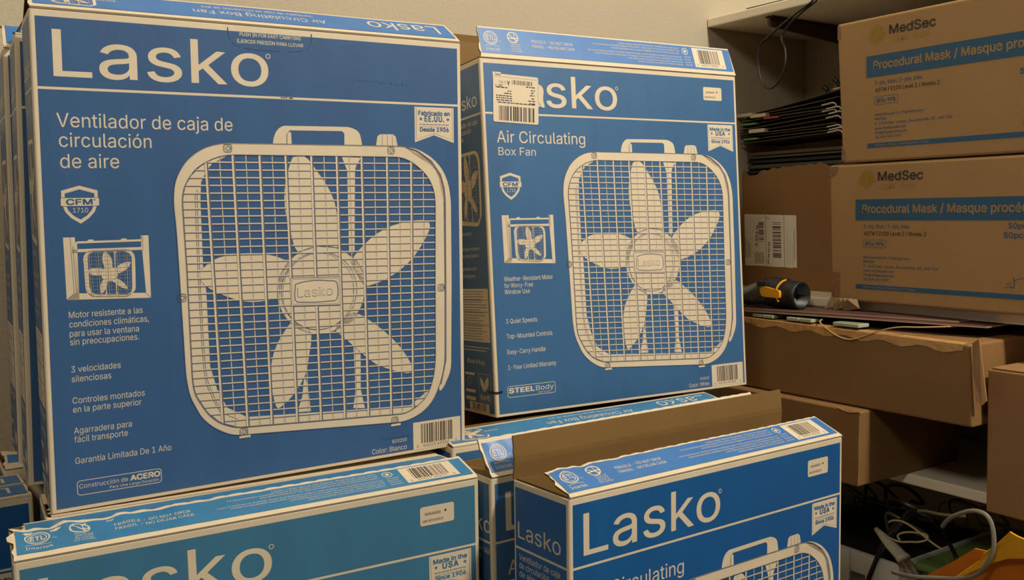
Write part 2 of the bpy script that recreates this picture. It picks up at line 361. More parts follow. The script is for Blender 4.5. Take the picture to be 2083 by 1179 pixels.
def front_art(a, lang, BL, H=567, rfid=None):
    """lang 'es' or 'en'"""
    a.rect(6, 8, 524, 84.3, BL, 1, 8, 2); a.rect(6, 87.6, 524, H-5, BL, 1, 8, 8)
    logo(a, 22, 72.7, 239, CREAM, 2, 51.5)
    if lang == 'es':
        a.text('Ventilador de caja de', 22.9, 128.8, 15.6, CREAM, w=192.4); a.text('circulación', 24.5, 150.9, 15.6, CREAM, w=97); a.text('de aire', 24.8, 174.4, 15.6, CREAM, w=61)
        shield(a, '1710', BL); window_picture(a, BL)
        y = [354.3-10.4, 354.6, 365.4, 375.0, 406.4, 417.5, 442.4, 452.8, 477.4, 487.6, 512.5]
        t = ['Motor resistente a las', 'condiciones climáticas,', 'para usar la ventana', 'sin preocupaciones.', '3 velocidades', 'silenciosas', 'Controles montados', 'en la parte superior', 'Agarradera para', 'fácil transporte', 'Garantía Limitada De 1 Año']
        ww = [78, 84.6, 73.3, 73, 52, 41.5, 77, 73, 61.5, 56.8, 104.5]
        for q, s_, x in zip(y, t, ww): a.text(s_, 26.9, q, 7.2, CREAM, w=x)
        a.stroke(a.rrect(28, 532.8, 119, 549.5, 3.5), .8, CREAM, 2, closed=True)
        a.text('Construcción de', 30, 541.8, 5.2, CREAM, w=52); a.text('ACERO', 84.3, 541.8, 6.2, CREAM, w=33.5, bold=.035); a.text('Para Una Larga Duración', 62, 547.2, 3.2, CREAM, w=54)
        ribbon(a, ('Fabricado en', 'EE.UU.', 'Desde 1906'), BL)
        a.text('B20200', 438.5, 548.2, 4.6, CREAM, w=21, align='R'); a.text('Color: Blanco', 438.5, 559.2, 6.8, CREAM, w=51, align='R')
        a.text('PUSH IN FOR EASY CARRYING', 265, 13, 4.3, CREAM, w=76, align='C', bold=.01); a.text('EJERCER PRESIÓN PARA LLEVAR', 265, 21.5, 4.3, CREAM, w=82, align='C', bold=.01)
        DK = mat('scored_blue_board', (38, 66, 108), .5)
        for s_, e in ((0, 14), (18, 34), (39, 57), (62, 80), (85, 96), (99, 110)):
            P = []
            for i in range(6):
                t_ = (s_+(e-s_)*i/5)/110; ang = math.pi*(1-t_)
                P.append((265+52*math.copysign(abs(math.cos(ang))**.55, math.cos(ang)), 4+25*abs(math.sin(ang))**.55))
            a.stroke(P, 1.1, DK, 3)
        upc(a, 448.6, 524.3, 521.8, 563)
        SC_ = mat('ink_scuff', (34, 52, 84), .6); rr = random.Random(2)
        for i in range(26): x = 372+i*3.1; h_ = rr.uniform(.6, 4); a.rect(x, 59-h_/2+rr.uniform(-1, 1)+i*.12, x+rr.uniform(.5, 1.3), 59+h_/2+i*.12, SC_, 2)
        for i in range(14): x = 400+i*3.2; a.rect(x, 541-rr.uniform(0, 1.5), x+1, 542.5, SC_, 2)
        for i in range(5): a.rect(276+i*2.2+rr.uniform(0, 30)*(i > 3), 85, 277.4+i*2.2, 86.2, SC_, 3)
    else:
        a.text('Air Circulating', 24.4, 132, 18.5, CREAM, w=167.5); a.text('Box Fan', 26, 152, 12.6, CREAM, w=69)
        shield(a, '1,710', BL, 2.2, -14.5); window_picture(a, BL, 2, -5.4, 1.07)
        for q, s_, x in ((351.7, 'Weather-Resistant Motor', 91.5), (362.2, 'for Worry-Free', 53), (372.3, 'Window Use', 46.5), (419, '3 Quiet Speeds', 58), (443, 'Top-Mounted Controls', 85.5), (468, 'Easy-Carry Handle', 71), (492.7, '1-Year Limited Warranty', 90.5)):
            a.text(s_, 25.3, q, 7.2, CREAM, w=x)
        a.stroke(a.rrect(22.5, 519.5, 112, 537, 3.5), .8, CREAM, 2, closed=True)
        a.text('STEEL', 24.6, 530.3, 7.6, CREAM, w=48, bold=.035); a.text('Body', 75, 530.3, 7.8, CREAM, w=34); a.text('Built to Last', 79.5, 534.9, 2.4, CREAM, w=22)
        ribbon(a, ('Made in the', 'USA', 'Since 1906'), BL)
        a.text('B20200', 438.8, 547.4, 4.6, CREAM, w=20, align='R'); a.text('Color: White', 438.6, 558.5, 6.8, CREAM, w=46, align='R')
        upc(a, 445.8, 523.2, 520.3, 562)
    fan_drawing(a, BL, 2)

def side_art(a, BL, H=567, lang='es', D=113):
    a.rect(5, 8, D-5, 84.3, BL, 1, 2, 2); a.rect(5, 87.6, D-5, H-5, BL, 1, 2, 8)
    DIM = CREAM
    a.text('Lasko', 10, 73, 21, DIM, w=88, res=5)
    for y, s_, x in ((101, 'Ventilador de caja', 84), (112, 'de circulación', 62), (123, 'de aire', 34)) if lang == 'es' else ((101, 'Air Circulating', 84), (112, 'Box Fan', 42)): a.text(s_, 12, y, 8, DIM, w=x)
    F = a.sub(lambda u, v: (12+(u-143.5)*.235, 134+(v-120)*.32)); fan_drawing(F, BL, 1, .8)
    for y, s_, x in ((275, '3 velocidades', 44), (300, 'Controles montados', 70), (311, 'en la parte superior', 66), (332, 'Agarradera para', 56), (344, 'fácil transporte', 50)): a.text(s_, 14, y, 6, DIM, w=x)
    a.rect(10, 362, D-8, 448, DIM, 2, 1, 4); r = random.Random(3)
    for i in range(19): a.greek(13, 367+i*4.3, D-14-r.uniform(0, 30), 1.2, BL, 3, i); 
    for y in (380, 399, 420): a.rect(11, y, D-9, y+.8, BL, 3)
    a.greek(14, 458, D-12, 1.6, DIM, 2, 9); a.greek(14, 463, D-20, 1.6, DIM, 2, 8)
    a.text('Blue Plug', 22, 484, 7, DIM, w=60)
    a.rect(12, 500, 46, 504, DIM, 2); a.stroke(a.circ(26, 514, 7, n=18), .8, DIM, 2, closed=True); a.rect(12, 528, 46, 533, DIM, 2); a.rect(12, 540, 46, 546, DIM, 2)
    a.stroke([(60, 500), (100, 500), (100, 545), (60, 545)], .8, DIM, 2, closed=True); a.text('RoHS', 64, 542, 8, DIM, w=32, bold=.02)
    a.poly(smooth2([(78, 530), (66, 518), (66, 506), (78, 516), (78, 530)], 3), DIM, 2); a.poly(smooth2([(80, 528), (80, 514), (92, 504), (92, 518), (80, 528)], 3), DIM, 2)
    upc(a, 24, 548, 92, 563, 2, 9)

def flap_art_en(a, BL, W=530, wr=True):
    """outer flap of the English side; s grows from the fold to the tip, drawn with v = -s"""
    a.rect(5, -50.5, W-5, -7, BL, 1, 110, 8)
    for c, r_ in ((CREAM, 12.5),): a.stroke(a.circ(25, -34, 11.6, 11), 1.5, c, 2, closed=True); a.stroke(a.circ(25, -34, 8.6, 8.2), .9, c, 2, closed=True)
    a.text('ETL', 25, -30.2, 8.2, CREAM, w=13.5, align='C', bold=.02); a.text('us', 39, -28, 3, CREAM)
    a.stroke(smooth2([(13, -19.6), (25, -21), (38, -19.6)], 3), .7, CREAM, 2); a.text('Intertek', 13, -11.8, 5, CREAM, w=26)
    a.stroke(a.circ(66, -37.5, 9.6, 9), 1.7, CREAM, 2, closed=True); a.stroke([(59, -43), (73, -31)], 1.6, CREAM, 2); a.stroke([(57, -35.5), (76, -36.5)], 2.0, CREAM, 3); a.stroke([(69, -45), (70, -30)], 1.0, CREAM, 2)
    for i, s_ in enumerate(('Do not cut', 'with knife', 'No Cortar', 'Con Cuchillo')): a.text(s_, 69, -(24.5-i*4.1), 2.9, CREAM, w=18+3*(i == 3), align='C')
    a.text('FRAGILE - DO NOT DROP', 100, -31, 5.2, CREAM, w=80); a.text('FRAGIL - NO DEJAR CAER', 100, -22.5, 5.2, CREAM, w=82)
    en = [('Lasko cares about the planet. Please do your part.', 275, 407), ('For environmentally responsible disposal of this product, contact your local waste service provider or visit', 222, 407), ('www.1800recycling.com for tips, ideas and suggested recyclers and waste service providers.', 258, 407)]
    es = [('Lasko se preocupa por el planeta. Ponga de su parte para cuidar el medio ambiente. Para desechar este producto de', 208, 409), ('manera ecologicamente responsable, comuniquese con su proveedor de servicio de desechos local o visite', 222, 409), ('www.1800recycling.com para obtener consejos, ideas y sugerencias de', 290, 409), ('empresas recicladoras y proveedores de servicios de desechos.', 310, 409)]
    for i, (s_, x0, x1) in enumerate(en+es): a.text(s_, x0, -(43.5-i*4.9-(2.2 if i > 2 else 0)), 2.9, CREAM, w=x1-x0, res=1)
    a.stroke(a.circ(420, -40, 6.4, 6, 18), 1.3, CREAM, 2, closed=True); a.poly(a.circ(420, -40, 3, n=10), CREAM, 2)
    for i, s_ in enumerate(('Corrugated', 'Recycles', 'Cartón', 'Reciclado')): a.text(s_, 415, -(28-i*5.2), 2.9, CREAM, w=16-2*(i in (1,)))
    upc(a, 437, -48.5, 509, -10.5, 2, 21)
def flap_art_es(a, BL, W=530):
    """flap of the Spanish side as seen from the front: everything upside down"""
    a.rect(5, -50.5, W-5, -7, BL, 1, 110, 8)
    T = a.sub(lambda u, v: (W-u, -58-v))
    T.text('Lasko', 22, -15, 25, CREAM, w=104, res=5); 
    T.text('Air Circulating Box Fan', 186, -28, 11, CREAM, w=166); T.text('Ventilador de caja de circulación de aire', 200, -15, 6.5, CREAM, w=140)
    T.text('B20200', 438, -24, 5, CREAM, w=22)
    F = a.sub(lambda u, v: (22+(u-143.5)*.132, -48+(v-143.5)*.103)); fan_drawing(F, BL, 1, .8)

# ---------------------------------------------------------------- fan cartons
def quad_frame(quad, n):
    """returns mp(u, v, h) for the plane of a front face whose corners are given (TL, TR, BR, BL) for 530 x 567 mm; h is outward"""
    q = [Vector(p) for p in quad]; O = q[0]; U = (q[1]-q[0]).normalized(); N = Vector(n).normalized(); Vd = N.cross(U).normalized()
    if Vd.z > 0: Vd = -Vd
    dst = [((p-O).dot(U), (p-O).dot(Vd)) for p in q]; src = [(0, 0), (530, 0), (530, 567), (0, 567)]
    A = []; B = []
    for (x, y), (a, b) in zip(src, dst):
        A.append([x, y, 1, 0, 0, 0, -a*x, -a*y]); B.append(a); A.append([0, 0, 0, x, y, 1, -b*x, -b*y]); B.append(b)
    n8 = 8; Mx = [r[:]+[t] for r, t in zip(A, B)]
    for i in range(n8):
        k = max(range(i, n8), key=lambda r: abs(Mx[r][i])); Mx[i], Mx[k] = Mx[k], Mx[i]
        for j in range(n8):
            if j != i:
                f = Mx[j][i]/Mx[i][i]; Mx[j] = [x-f*y for x, y in zip(Mx[j], Mx[i])]
    h = [Mx[i][8]/Mx[i][i] for i in range(n8)]
    def P(u, v, d):
        wv = h[6]*u+h[7]*v+1; a = (h[0]*u+h[1]*v+h[2])/wv; b = (h[3]*u+h[4]*v+h[5])/wv
        return O+U*a+Vd*b+N*d
    return P, N, U, Vd
def pose_frame(P0, u, n, dn):
    O = Vector(P0); U = Vector(u); N = Vector(n); Dn = Vector(dn)
    return (lambda uu, v, d: O+U*(uu*.001)+Dn*(v*.001)+N*d), N, U, Dn

def carton(root, fr, BL, H=567, W=530, D=.1136, front='en', side='es', seams=True, artfront=True, artside=True, t=.003, closed_inner=True, sides_flaps=(1, 1)):
    P, N, U, Vd = fr; mb = MB(); r = 3.0; Dm = D*1000
    def loop(ins, rr, v):
        L = []
        for cu, cd, a0 in ((W-ins-rr, ins+rr, -90), (W-ins-rr, Dm-ins-rr, 0), (ins+rr, Dm-ins-rr, 90), (ins+rr, ins+rr, 180)):
            L += [P(cu+rr*math.cos(math.radians(a0+90*i/3)), v, (cd+rr*math.sin(math.radians(a0+90*i/3)))*.001) for i in range(4)]
        return L
    n = 16; A = loop(0, r, 1.2); B = loop(0, r, H-1); Ai = loop(t*1000, 1, 0); Bi = loop(t*1000, 1, H-5); At = loop(1, 2.5, 0); Bb = loop(1.5, 2.5, H)
    ringf = [(i, (i+1) % n, n+(i+1) % n, n+i) for i in range(n)]
    mb.add(At+A, ringf, CREAM); mb.add(A+B, ringf, CREAM); mb.add(B+Bb, ringf, CREAM); mb.add(Bb, [tuple(range(n))], CREAM)
    mb.add(Ai+At, ringf, KRAFTIN); mb.add(Bi+Ai, ringf, KRAFTIN); mb.add(Bi, [tuple(range(n))], KRAFTIN)
    if artfront: front_art(Art(mb, lambda u, v, h: P(u, v, -h)), front, BL, H)
    if artside: side_art(Art(mb, lambda u, v, h: P(-h*1000, v, (Dm-u)*.001)), BL, H, side, Dm)
    return mb.build('carton', root)
def jag(L, seed, amp, n=9):
    r = random.Random(seed); return [r.uniform(-amp, amp) for _ in range(n)]
def flap(root, fr, BL, edge='front', profile=((0, 0), (56, 0)), art=None, D=.1136, W=530, u0=1.5, u1=None, t=2.6, jagl=0, jagr=0, crumple=0, seed=1, v0=0, name='flap', label=None, cut=0):
    """profile: (depth, height) millimetres from the fold; edge front or back"""
    P, N, U, Vd = fr; u1 = W-1.5 if u1 is None else u1; Dm = D*1000
    prof = [tuple(p) for p in profile]; seg = [0]
    for a, b in zip(prof, prof[1:]): seg.append(seg[-1]+math.hypot(b[0]-a[0], b[1]-a[1]))
    L = seg[-1]; rr = random.Random(seed); ph = [rr.uniform(0, 6) for _ in range(4)]
    def at(s):
        s = max(0, min(L, s))
        for i in range(len(seg)-1):
            if s <= seg[i+1]+1e-9: break
        f = (s-seg[i])/(seg[i+1]-seg[i]); a, b = prof[i], prof[i+1]
        d = a[0]+(b[0]-a[0])*f; h = a[1]+(b[1]-a[1])*f
        tx, ty = (b[0]-a[0])/(seg[i+1]-seg[i]), (b[1]-a[1])/(seg[i+1]-seg[i]); return d, h, -ty, tx
    def F(u, s, n):
        d, h, nd, nh = at(s)
        c = crumple*(s/L)*(math.sin(u*.11+ph[0])+.6*math.sin(u*.23+ph[1]+s*.09))*math.exp(-max(0, u-60)/90)+.35*math.sin(u*.021+ph[2])*(s/L)
        d += nd*(n+c); h += nh*(n+c)
        if edge == 'back': d = Dm-d
        return P(u, v0-h, d*.001)
    nu, ns = 110, 8; mb = MB(); jl = jag(0, seed, jagl, ns+1); jr = jag(0, seed+5, jagr, ns+1); top = []; bot = []
    for j in range(ns+1):
        s = L*j/ns; a = u0+cut*(j/ns)+jl[j]*(j > 0); b = u1-cut*(j/ns)+jr[j]*(j > 0)
        for i in range(nu+1):
            tt_ = i/nu; u = a+(b-a)*tt_; e = (s if j < ns else s+crumple*.8*math.sin(u*.3))
            top.append(F(u, e, t)); bot.append(F(u, e, 0))
    nn = nu+1; K = len(top)
    g = [(j*nn+i, j*nn+i+1, (j+1)*nn+i+1, (j+1)*nn+i) for j in range(ns) for i in range(nu)]
    mb.add(top, g, CREAM); mb.add(bot, [tuple(reversed(q)) for q in g], KRAFTIN)
    rim = [j*nn for j in range(ns+1)]; rim2 = [ns*nn+i for i in range(nn)]; rim3 = [j*nn+nu for j in range(ns+1)]; rim0 = list(range(nn))
    for rm in (rim, rim2, rim3, rim0):
        mb.add([top[i] for i in rm]+[bot[i] for i in rm], [(i, i+1, len(rm)+i+1, len(rm)+i) for i in range(len(rm)-1)], KRAFTIN if rm is not rim0 else CREAM)
    if art: art(Art(mb, lambda u, v, h: F(u, -v, t+h*1000), base=.0004, step=.00012, fine=True), BL, W)
    o = mb.build(name, root)
    if label: o['label'] = label
    return o
def minor_flap(root, fr, side, drop=0, W=530, D=.1136, L=54, ang=0, jg=2, seed=3):
    """short inner flap folded from the carton's end"""
    P, N, U, Vd = fr; mb = MB(); n = 7; Dm = D*1000; r = random.Random(seed); T = []; B = []
    for j in range(n+1):
        d = 4+(Dm-8)*j/n; l = L+r.uniform(-jg, jg); c, s = math.cos(ang), math.sin(ang)
        for q in (0, l):
            u = 2+q*c; h = q*s
            if side: u = W-u
            T.append(P(u, -h-drop-2.2, d*.001)); B.append(P(u, -h-drop, d*.001))
    g = [(2*j, 2*j+1, 2*j+3, 2*j+2) for j in range(n)]
    mb.add(T, g, CREAM if ang > .6 else KRAFTIN); mb.add(B, g, KRAFTIN)
    e = [2*j+1 for j in range(n+1)]; mb.add([T[i] for i in e]+[B[i] for i in e], [(i, i+1, n+2+i, n+1+i) for i in range(n)], KRAFTIN)
    return mb.build('inner_flap', root)
def sticker(root, fr, u0, v0, u1, v1):
    P = fr[0]; mb = MB(); a = Art(mb, lambda u, v, h: P(u, v, -h), base=.0006)
    a.poly(a.rrect(u0, v0, u1, v1, 3), CREAM, 1); w = u1-u0; h = v1-v0
    a.text('046013453203', u0+w*.14, v0+h*.46, h*.13, BLACK, w=w*.46, bold=.02); a.text('LABEL RFID B20200 EF', u0+w*.06, v0+h*.82, h*.12, BLACK, w=w*.62, bold=.01); a.star(u0+w*.74, v0+h*.36, h*.1, BLACK, 2)
    o = mb.build('sticker', root); o['label'] = 'small cream printed sticker'; return o

G_FAN = 'blue box fan cartons'
BL1 = blue('slate', (57, 93, 138)); BL2 = blue('bright', (57, 101, 146)); BL3 = blue('teal', (64, 118, 150)); BL4 = blue('deep', (24, 88, 148)); BLF = blue('flap', (62, 116, 180)); BLT = blue('flap_teal', (56, 122, 168))

# 1: big Spanish-side box, upper left
fr = quad_frame([(.1407, 1.1547, 1.1579), (.6685, 1.129, 1.1609), (.6742, 1.1449, .5988), (.1377, 1.1712, .5914)], (.0485, .9984, .0288))
b1 = thing('fan_box', (.40, 1.20, .592), 'largest blue box fan carton with Spanish text, standing at the left in front', 'cardboard box')
carton(b1, fr, BL1, front='es', side='en', D=.106)
flap(b1, fr, BLF, profile=[(0, 0), (12, 8), (47, 29), (53, 30)], art=flap_art_es, jagl=2, seed=4, label='bulging top flap with upside-down lettering', cut=0)
flap(b1, fr, BLF, edge='back', D=.106, profile=[(0, 0), (30, 14), (52, 22)], seed=9)
# 2: English box, upper middle
fr = quad_frame([(.7854, 1.27, 1.1715), (1.3169, 1.2346, 1.1731), (1.3122, 1.1967, .605), (.7829, 1.2321, .6067)], (.0665, .9955, -.067))
fr2 = fr
b2 = thing('fan_box', (1.05, 1.27, .605), 'blue box fan carton with English text and a white shipping label over its logo', 'cardboard box')
carton(b2, fr, BL2, front='en', side='es')
flap(b2, fr, BLF, profile=[(0, 0), (15, 51)], art=flap_art_en, jagl=1.5, seed=2, label='front flap standing up with safety marks and barcode', cut=3)
flap(b2, fr, BLF, edge='back', profile=[(0, 0), (-8, 54)], seed=12)
minor_flap(b2, fr, 0, 0, ang=-.9); minor_flap(b2, fr, 1, 0, ang=-.6)
sticker(b2, fr, 451, 23.5, 494, 47)
mb = MB(); a = Art(mb, lambda u, v, h: fr2[0](u, v, -h), base=.0010)
T = a.sub(lambda u, v: (18.5+u+(4-v*.045)*1, 23.5+v+u*.035))
T.poly(T.rrect(0, 0, 83, 76, 3), CREAM, 1); T.poly([(4, -2.5), (14, -2.5), (14, 3), (4, 3)], CREAM, 1); T.poly(smooth2([(82, 10), (89, 13), (93, 20), (92, 34), (94, 42), (95, 47), (89, 47), (86, 42), (82, 40)], 3), CREAM, 1)
T.stroke([(2, 4.5), (81, 4.5)], .4, INK, 2)
T.bars(34, 8, 72, 15, BLACK, 2, 4, 44, PINKB); T.bars(10, 50, 76, 73, BLACK, 2, 8, 40, PINKB)
U_ = T.sub(lambda u, v: (u, -v)); V_ = T.sub(lambda u, v: (83-u, 76-v))
V_.text('A', 53, -(-66), 7, BLACK, w=4.5, bold=.03, l=2); V_.text('11 9b 1', 59, 65, 4, BLACK, l=2, w=14); V_.text('CART - 9', 66, 59.5, 4, BLACK, l=2, w=13, bold=.02)
r_ = random.Random(5)
for i, (y, x0, x1) in enumerate(((22, 5, 26), (27, 26, 33), (31, 20, 33), (35, 5, 34), (38.5, 5, 34), (42, 6, 34), (45.6, 8, 78), (18, 60, 77), (23, 69, 77), (27, 69, 77), (31, 67, 76), (36, 70, 76), (40, 64, 77), (44, 66, 77))): T.greek(x0, y, x1, 1.7, BLACK, 2, i)
o = mb.build('shipping_label', b2); o['label'] = 'white barcode shipping label with torn edge'
mb = MB(); mb.tube([fr2[0](-1, 527, .018), fr2[0](-1.2, 527, .004), fr2[0](-.5, 527, -.001), fr2[0](5, 527, -.0012), fr2[0](12, 526, -.001)], .0016, mat('black_strap', (20, 18, 18), .5), 6)
o = mb.build('strap', b2); o['label'] = 'short black strap'
# 3: lower left English box
fr = pose_frame((.0855, 1.0482, .5841), (.9976, -.0686, .0115), (.0683, .9973, .0277), (.0134, .0269, -.9995))
b3 = thing('fan_box', (.36, 1.06, .0), 'blue box fan carton at the bottom left with torn flap corner, below the Spanish one', 'cardboard box')
carton(b3, fr, BL3, H=580, front='en', side='es')
flap(b3, fr, BLT, profile=[(0, 0), (8, 3.5), (55, 13)], art=flap_art_en, jagl=5, crumple=2.2, seed=3, label='crumpled front flap with safety marks and barcode')
flap(b3, fr, BLT, edge='back', profile=[(0, 0), (54, 5)], seed=8, v0=0, jagl=3, u0=14, art=lambda a, b, w: a.rect(16, -51, 525, -7, b, 1, 100, 8))
minor_flap(b3, fr, 0, -2, ang=-.25, seed=5, jg=4); minor_flap(b3, fr, 1, -2, ang=-.12)
sticker(b3, fr, 447, 24, 494, 48.5)
# 4: open box, lower right
fr = pose_frame((.6538, .8725, .5897), (.9994, .0325, -.008), (-.0326, .9994, -.0102), (-.0076, -.0105, -.9999))
b4 = thing('fan_box', (.92, .93, .0), 'open blue box fan carton at the bottom right with tall brown back flap', 'cardboard box')
carton(b4, fr, BL4, H=585, front='en', side='es')
flap(b4, fr, BLF, profile=[(0, 0), (10, 4.5), (50, 21)], art=flap_art_en, jagl=3.5, crumple=1.3, seed=6, cut=1, label='front flap with safety marks and barcode')
flap(b4, fr, BLF, edge='back', profile=[(0, 0), (2, 25), (-2, 56)], seed=15, jagl=.6, jagr=.8, label='brown inside of the raised back flap')
minor_flap(b4, fr, 0, 0, ang=-1.2, seed=7, jg=5); minor_flap(b4, fr, 1, 0, ang=-1.0, seed=4)
sticker(b4, fr, 447, 24, 494, 48.5)
# 5: behind the open box
fr = pose_frame((.6303, 1.0084, .587), (.9999, .015, 0), (-.015, .9999, -.01), (0, -.01, -1))
b5 = thing('fan_box', (.89, 1.06, .0), 'blue box fan carton mostly hidden behind the open bottom right carton', 'cardboard box')
carton(b5, fr, BL2, H=583, front='en', side='es', artfront=True, D=.10)
flap(b5, fr, BLF, profile=[(0, 0), (8, 6), (35, 44)], art=flap_art_en, jagl=2, crumple=.8, seed=11)
flap(b5, fr, BLF, edge='back', D=.10, profile=[(0, 0), (50, 3)], seed=8, u0=60)
minor_flap(b5, fr, 0, -2, ang=-.3, seed=9, jg=4)
# 6: under the English box
fr = pose_frame((.6440, 1.1310, .600), (.9995, -.030, 0), (.030, .9995, 0), (0, 0, -1))
b6 = thing('fan_box', (.91, 1.19, .0), 'blue box fan carton with upside-down lettered top, right under the labelled carton', 'cardboard box')
carton(b6, fr, BL2, H=597, front='es', side='en', artfront=True, D=.112)
flap(b6, fr, BLT, profile=[(0, 0), (30, 6), (55, 9)], art=flap_art_es, seed=21, label='top flap with upside-down lettering and fan icon')
minor_flap(b6, fr, 0, -2, L=150, seed=2); minor_flap(b6, fr, 1, -2, ang=-.4, seed=2)
# 7: behind it, carries the back of the English box
fr = pose_frame((.6600, 1.2480, .598), (.9995, -.030, 0), (.030, .9995, 0), (0, 0, -1))
b7 = thing('fan_box', (.93, 1.31, .0), 'blue box fan carton with brown end flap, under the back edge of the labelled carton', 'cardboard box')
carton(b7, fr, BL2, H=597, front='en', side='es', artfront=False)
minor_flap(b7, fr, 0, -1, L=52, seed=22); minor_flap(b7, fr, 1, -1, L=52, seed=23)
# brown open carton standing behind, between the two upper boxes
fr = pose_frame((.70, 1.405, 1.198), (.9995, -.030, 0), (.030, .9995, 0), (0, 0, -1))
b8 = thing('fan_box', (.96, 1.45, .60), 'carton at the back whose raised brown flap shows between the two upper cartons', 'cardboard box')
carton(b8, fr, BL2, H=597, front='en', side='es', artfront=False)
flap(b8, fr, BLF, edge='back', profile=[(0, 0), (-2, 58)], seed=31, label='raised brown flap')
fr = pose_frame((.70, 1.405, .598), (.9995, -.030, 0), (.030, .9995, 0), (0, 0, -1))
b9 = thing('fan_box', (.96, 1.45, .0), 'lower carton at the back wall hidden under the one with the raised brown flap', 'cardboard box')
carton(b9, fr, BL2, H=597, front='en', side='es', artfront=False, artside=False)
# upper left row behind box 1
def tilt_pose(top, bot, yaw):
    t, b = Vector(top), Vector(bot); dn = (b-t).normalized(); U = Vector((math.cos(yaw), math.sin(yaw), 0)); U = (U-dn*U.dot(dn)).normalized(); N = U.cross(dn)
    if N.y < 0: N = -N
    return pose_frame(top, U, N, dn)
fr = tilt_pose((.1394, 1.282, 1.150), (.1275, 1.282, .600), -.05)
bB = thing('fan_box', (.40, 1.33, .60), 'second blue fan carton from the front in the upright row at the left', 'cardboard box')
carton(bB, fr, BL1, front='es', side='en', artfront=True, H=550, D=.10)
flap(bB, fr, BLF, profile=[(0, 0), (50, 8)], art=flap_art_es, seed=41, jagl=2, crumple=.6)
minor_flap(bB, fr, 0, 0, ang=1.1, L=22, seed=18, jg=7)
fr = tilt_pose((.1375, 1.394, 1.150), (.1286, 1.394, .600), -.03)
bA = thing('fan_box', (.40, 1.45, .60), 'rearmost blue fan carton of the upright row at the left edge', 'cardboard box')
carton(bA, fr, BL1, front='es', side='en', artfront=True, H=550, D=.108)
flap(bA, fr, BLF, profile=[(0, 0), (22, 30), (50, 34)], art=flap_art_es, seed=42, jagl=.6)
# lower left row
fr = pose_frame((.1317, 1.170, .589), (.9985, -.055, 0), (.055, .9985, .02), (0, .02, -1))
c1 = thing('fan_box', (.40, 1.22, .0), 'lower blue fan carton whose battered corner shows under the big Spanish carton', 'cardboard box')
carton(c1, fr, BL3, H=588, W=500, front='en', side='es', artfront=False, D=.095)
flap(c1, fr, BLF, profile=[(0, 0), (50, 0)], seed=51, jagl=6, crumple=1.0, u0=6, t=1.5, W=500); flap(c1, fr, BLF, edge='back', D=.095, profile=[(0, 0), (42, 0)], seed=52, t=1.5, W=500)
fr = pose_frame((-.398, 1.2620, .589), (.9992, .028, 0), (-.028, .9992, 0), (0, 0, -1))
c2 = thing('fan_box', (-.13, 1.33, .0), 'closed blue fan carton with lettered top at the lower left edge', 'cardboard box')
carton(c2, fr, BL4, H=588, front='es', side='en', artside=False, D=.113)
flap(c2, fr, BLF, profile=[(0, 0), (55, 1)], art=flap_art_es, seed=61); flap(c2, fr, BLF, edge='back', profile=[(0, 0), (55, 1)], seed=62, art=flap_art_es)
fr = pose_frame((.110, 1.392, .598), (.9992, .0, 0), (-.0, .9992, 0), (0, 0, -1))
c3 = thing('fan_box', (.38, 1.44, .0), 'torn blue fan carton under the rearmost upright carton at the left', 'cardboard box')
carton(c3, fr, BL1, H=597, front='es', side='en', artfront=False, D=.108)
flap(c3, fr, BLF, profile=[(0, 0), (10, 10), (30, 16)], seed=71, jagl=2, crumple=1.0, u1=120, name='torn_flap', art=lambda a, b, w: a.rect(6, -24, 116, -9, b, 1, 40, 5))

# ---------------------------------------------------------------- room
def slab(name, x0, y0, z0, x1, y1, z1, m):
    mb = MB(); mb.box(x0, y0, z0, x1, y1, z1, m); return struct(mb.build(name))
WY, WX = 1.62, 1.985
slab('floor', -1.8, -2.2, -.05, WX+.1, WY+.1, 0, FLOORM)
slab('wall_back', -1.8, WY, 0, WX+.1, WY+.1, 2.82, WALL)
slab('wall_right', WX, -2.2, 0, WX+.1, WY, 2.82, WALL)
slab('ceiling', -1.8, -2.2, 2.82, WX+.1, WY+.1, 2.9, mat('ceiling_paint', (225, 215, 200), .9))

# ---------------------------------------------------------------- shelves on the right wall
BRK = mat('brown_bracket_paint', (72, 48, 34), .5, .15)
def shelf(z1, th, label, brackets, yend=-.9):
    t = thing('wall_shelf', (1.81, .6, z1-th), label, 'shelf'); mb = MB(); mb.box(1.632, yend, z1-th, WX-.001, WY-.001, z1, SHELFW, r=.003); mb.build('board', t)
    for y in brackets:
        mb = MB(); zb = z1-th
        P = [(1.655, zb), (1.98, zb), (1.98, zb-.16), (1.968, zb-.16), (1.968, zb-.045), (1.66, zb-.022), (1.655, zb-.016)]
        a = [Vector((x, y-.004, z)) for x, z in P]; b = [Vector((x, y+.004, z)) for x, z in P]; n = len(P)
        mb.add(a+b, [tuple(range(n)), tuple(range(2*n-1, n-1, -1))]+[(i, (i+1) % n, n+(i+1) % n, n+i) for i in range(n)], BRK)
        mb.box(1.655, y-.011, zb-.003, 1.98, y+.011, zb-.0002, BRK); mb.build('bracket', t)
    return t
shelf(1.3755, .0205, 'top white wooden shelf on brown brackets with a black cable hanging from it', (1.454, .30))
shelf(.7415, .020, 'middle white shelf carrying the two brown mask cartons', (.1,))
shelf(.4115, .0215, 'bottom white shelf carrying the plain brown cartons', (.1,))

